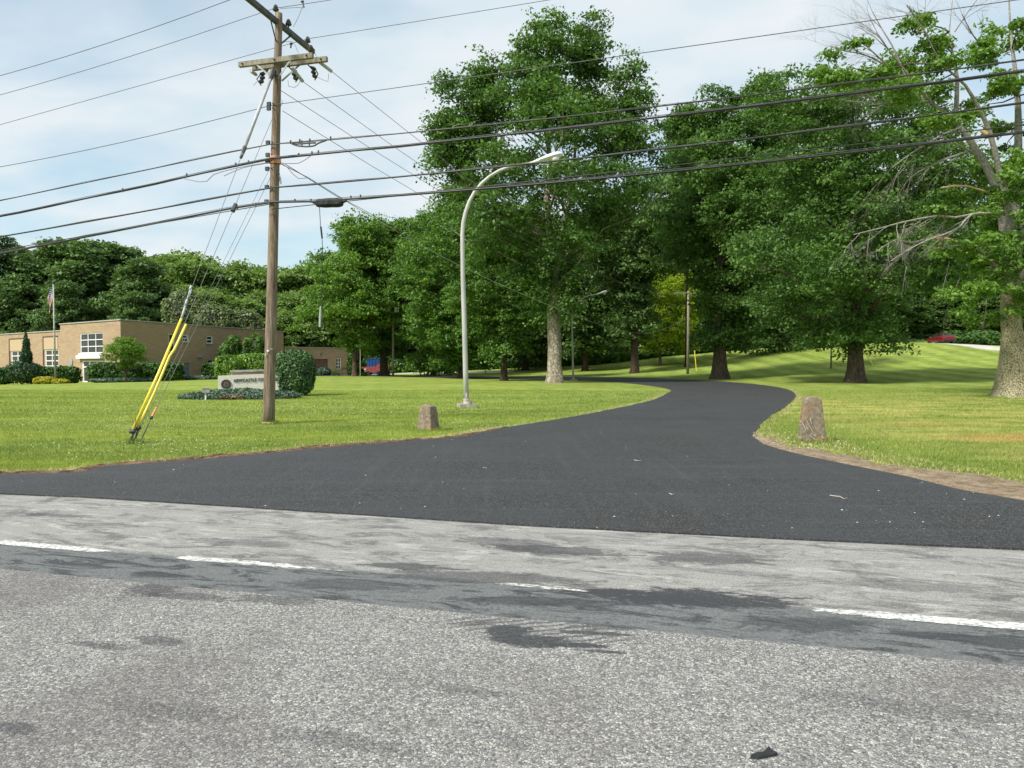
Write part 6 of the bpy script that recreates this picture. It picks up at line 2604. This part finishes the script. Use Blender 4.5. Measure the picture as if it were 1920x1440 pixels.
def onl(a_, b__, py):
    """point where the line a-b crosses a picture row"""
    lo, hi = 0.0, 1.0
    for _ in range(40):
        m = (lo + hi) / 2
        p_ = a_.lerp(b__, m) - Vector((0, 0, CAMH))
        dz = p_.z * CP + p_.y * SP * 1.0
        fy = p_.y * CP - p_.z * SP
        row = 720 - F * dz / fy
        if row > py:
            lo = m
        else:
            hi = m
    return a_.lerp(b__, (lo + hi) / 2)


T1 = PX(138) + nf * .18
T2_ = PX(222) + nf * .14
T3 = PX(310) + nf * .14
T4 = PX(330) + nf * .14
g1w = guy(T1, an, .0065, 'longest guy with the grey insulating rod below the crossarm')
q = MB()
r0_, r1_ = onl(an, T1, 292), T1.lerp(an, .015)
q.tube([r0_, r1_], [.042, .042], 10)
q.build('insulating_rod', M['guyrod'], g1w, smooth=True)
q = MB()
q.tube([onl(an, T1, 296), onl(an, T1, 276)], [.035, .055], 8)
q.tube([T1.lerp(an, .0), T1.lerp(an, .03)], [.09, .05], 8)
q.build('end_fitting', M['dsteel'], g1w)
g2w = guy(T2_, an, .0065, 'second guy with a dark strain block at cable height')
q = MB()
q.tube([onl(an, T2_, 396), onl(an, T2_, 383)], [.055, .05], 7)
q.build('strain_block', M['dsteel'], g2w)
g3w = guy(T3, an, .005, 'third guy fixed to the pole below the orange wrap')
g4w = guy(T4, an2, .006, 'lowest guy with an orange taped grip near the ground')
q = MB()
q.tube([onl(an2, T4, 783), onl(an2, T4, 764)], .022, 7)
q.build('orange_grip', M['orange'], g4w)
q = MB()
q.tube([onl(an2, T4, 785), onl(an2, T4, 781)], .035, 7)
q.tube([an2 - Vector((0, 0, .05)), onl(an2, T4, 783)], .009, 5)
q.build('anchor_rod', M['dsteel'], g4w)
# guards
gu = thing('guy_guard', an, 'longer yellow guy guard topped by a pale broken slotted sleeve', 'guy guard')
a_, b__ = P(248, 808, AY), P(340, 598, AY + 1.2)
q = MB()
q.tube([a_, a_.lerp(b__, .5) + Vector((.01, 0, -.02)), b__], .028, 10)
q.build('tube', M['yellowp'], gu, smooth=True)
q = MB()
e_ = P(358.5, 536, AY + 1.6)
d_ = (e_ - b__)
for t0, t1, w_ in ((0, .38, .035), (.38, .58, .04), (.58, .70, .022), (.70, .88, .02), (.88, 1, .04)):
    q.tube([b__ + d_ * t0, b__ + d_ * t1], w_ * .7, 8)
q.tube([b__ + d_ * .66 + Vector((.03, 0, 0)), b__ + d_ * .90 + Vector((.03, 0, 0))], .010, 5)
q.build('broken_sleeve', M['guyrod'], gu, smooth=True)
q = MB()
q.tube([P(244, 809, AY), P(253, 808, AY)], .045, 8)
q.tube([an, P(248, 809, AY)], .014, 6)
q.tube([an + Vector((-.05, 0, 0)), P(245, 822, AY), P(252, 812, AY)], .018, 6)
q.tube([an - Vector((0, 0, .05)), P(247, 826, AY)], .03, 6)
q.build('anchor_clamp', M['dsteel'], gu)
gv = thing('guy_guard', an2, 'shorter bent yellow guy guard on the right of the pair', 'guy guard')
q = MB()
q.tube(catmull([P(258, 802, AY + .1), P(290, 735, AY + .4), P(318, 668, AY + .8), P(327, 655, AY + .9), P(349, 608, AY + 1.2)], .3), .026, 10)
q.build('tube', M['yellowp'], gv, smooth=True)
q = MB()
q.tube([P(256, 805, AY + .1), P(263, 801, AY + .1)], .04, 8)
q.tube([P(259, 803, AY + .1), an], .010, 6)
q.build('anchor_clamp', M['dsteel'], gv)
q = MB()
q.tube([P(254.5, 804, AY - .2), P(254.5, 783, AY - .2)], .006, 4)
q.tube([P(254.5, 783, AY - .2), P(255.3, 782, AY - .2)], .006, 4)
gp = P(254.5, 804, AY - .2)
tag(q.build('weed_stalk', M['bark_dark'], origin=gp), 'single dark upright stalk beside the yellow guards', 'plant')

# taller grass the mower misses round posts, stones and roots
ring(pb, .15, .30, 420)
ring(lbase, .33, .50, 420)
ring(P(803, 807, 18.0), .22, .40, 500)
ring(g_ if False else P(1522, 829, 15.3), .24, .42, 500)
ring(an, .02, .25, 300)
ring(b_oak, .75, 1.25, 1500)
X, Y = np.concatenate(TX), np.concatenate(TY)
blades('grass', X, Y, .11, .013, M['blades'], 'longer untrimmed grass round the pole, lamp, stones and oak roots')
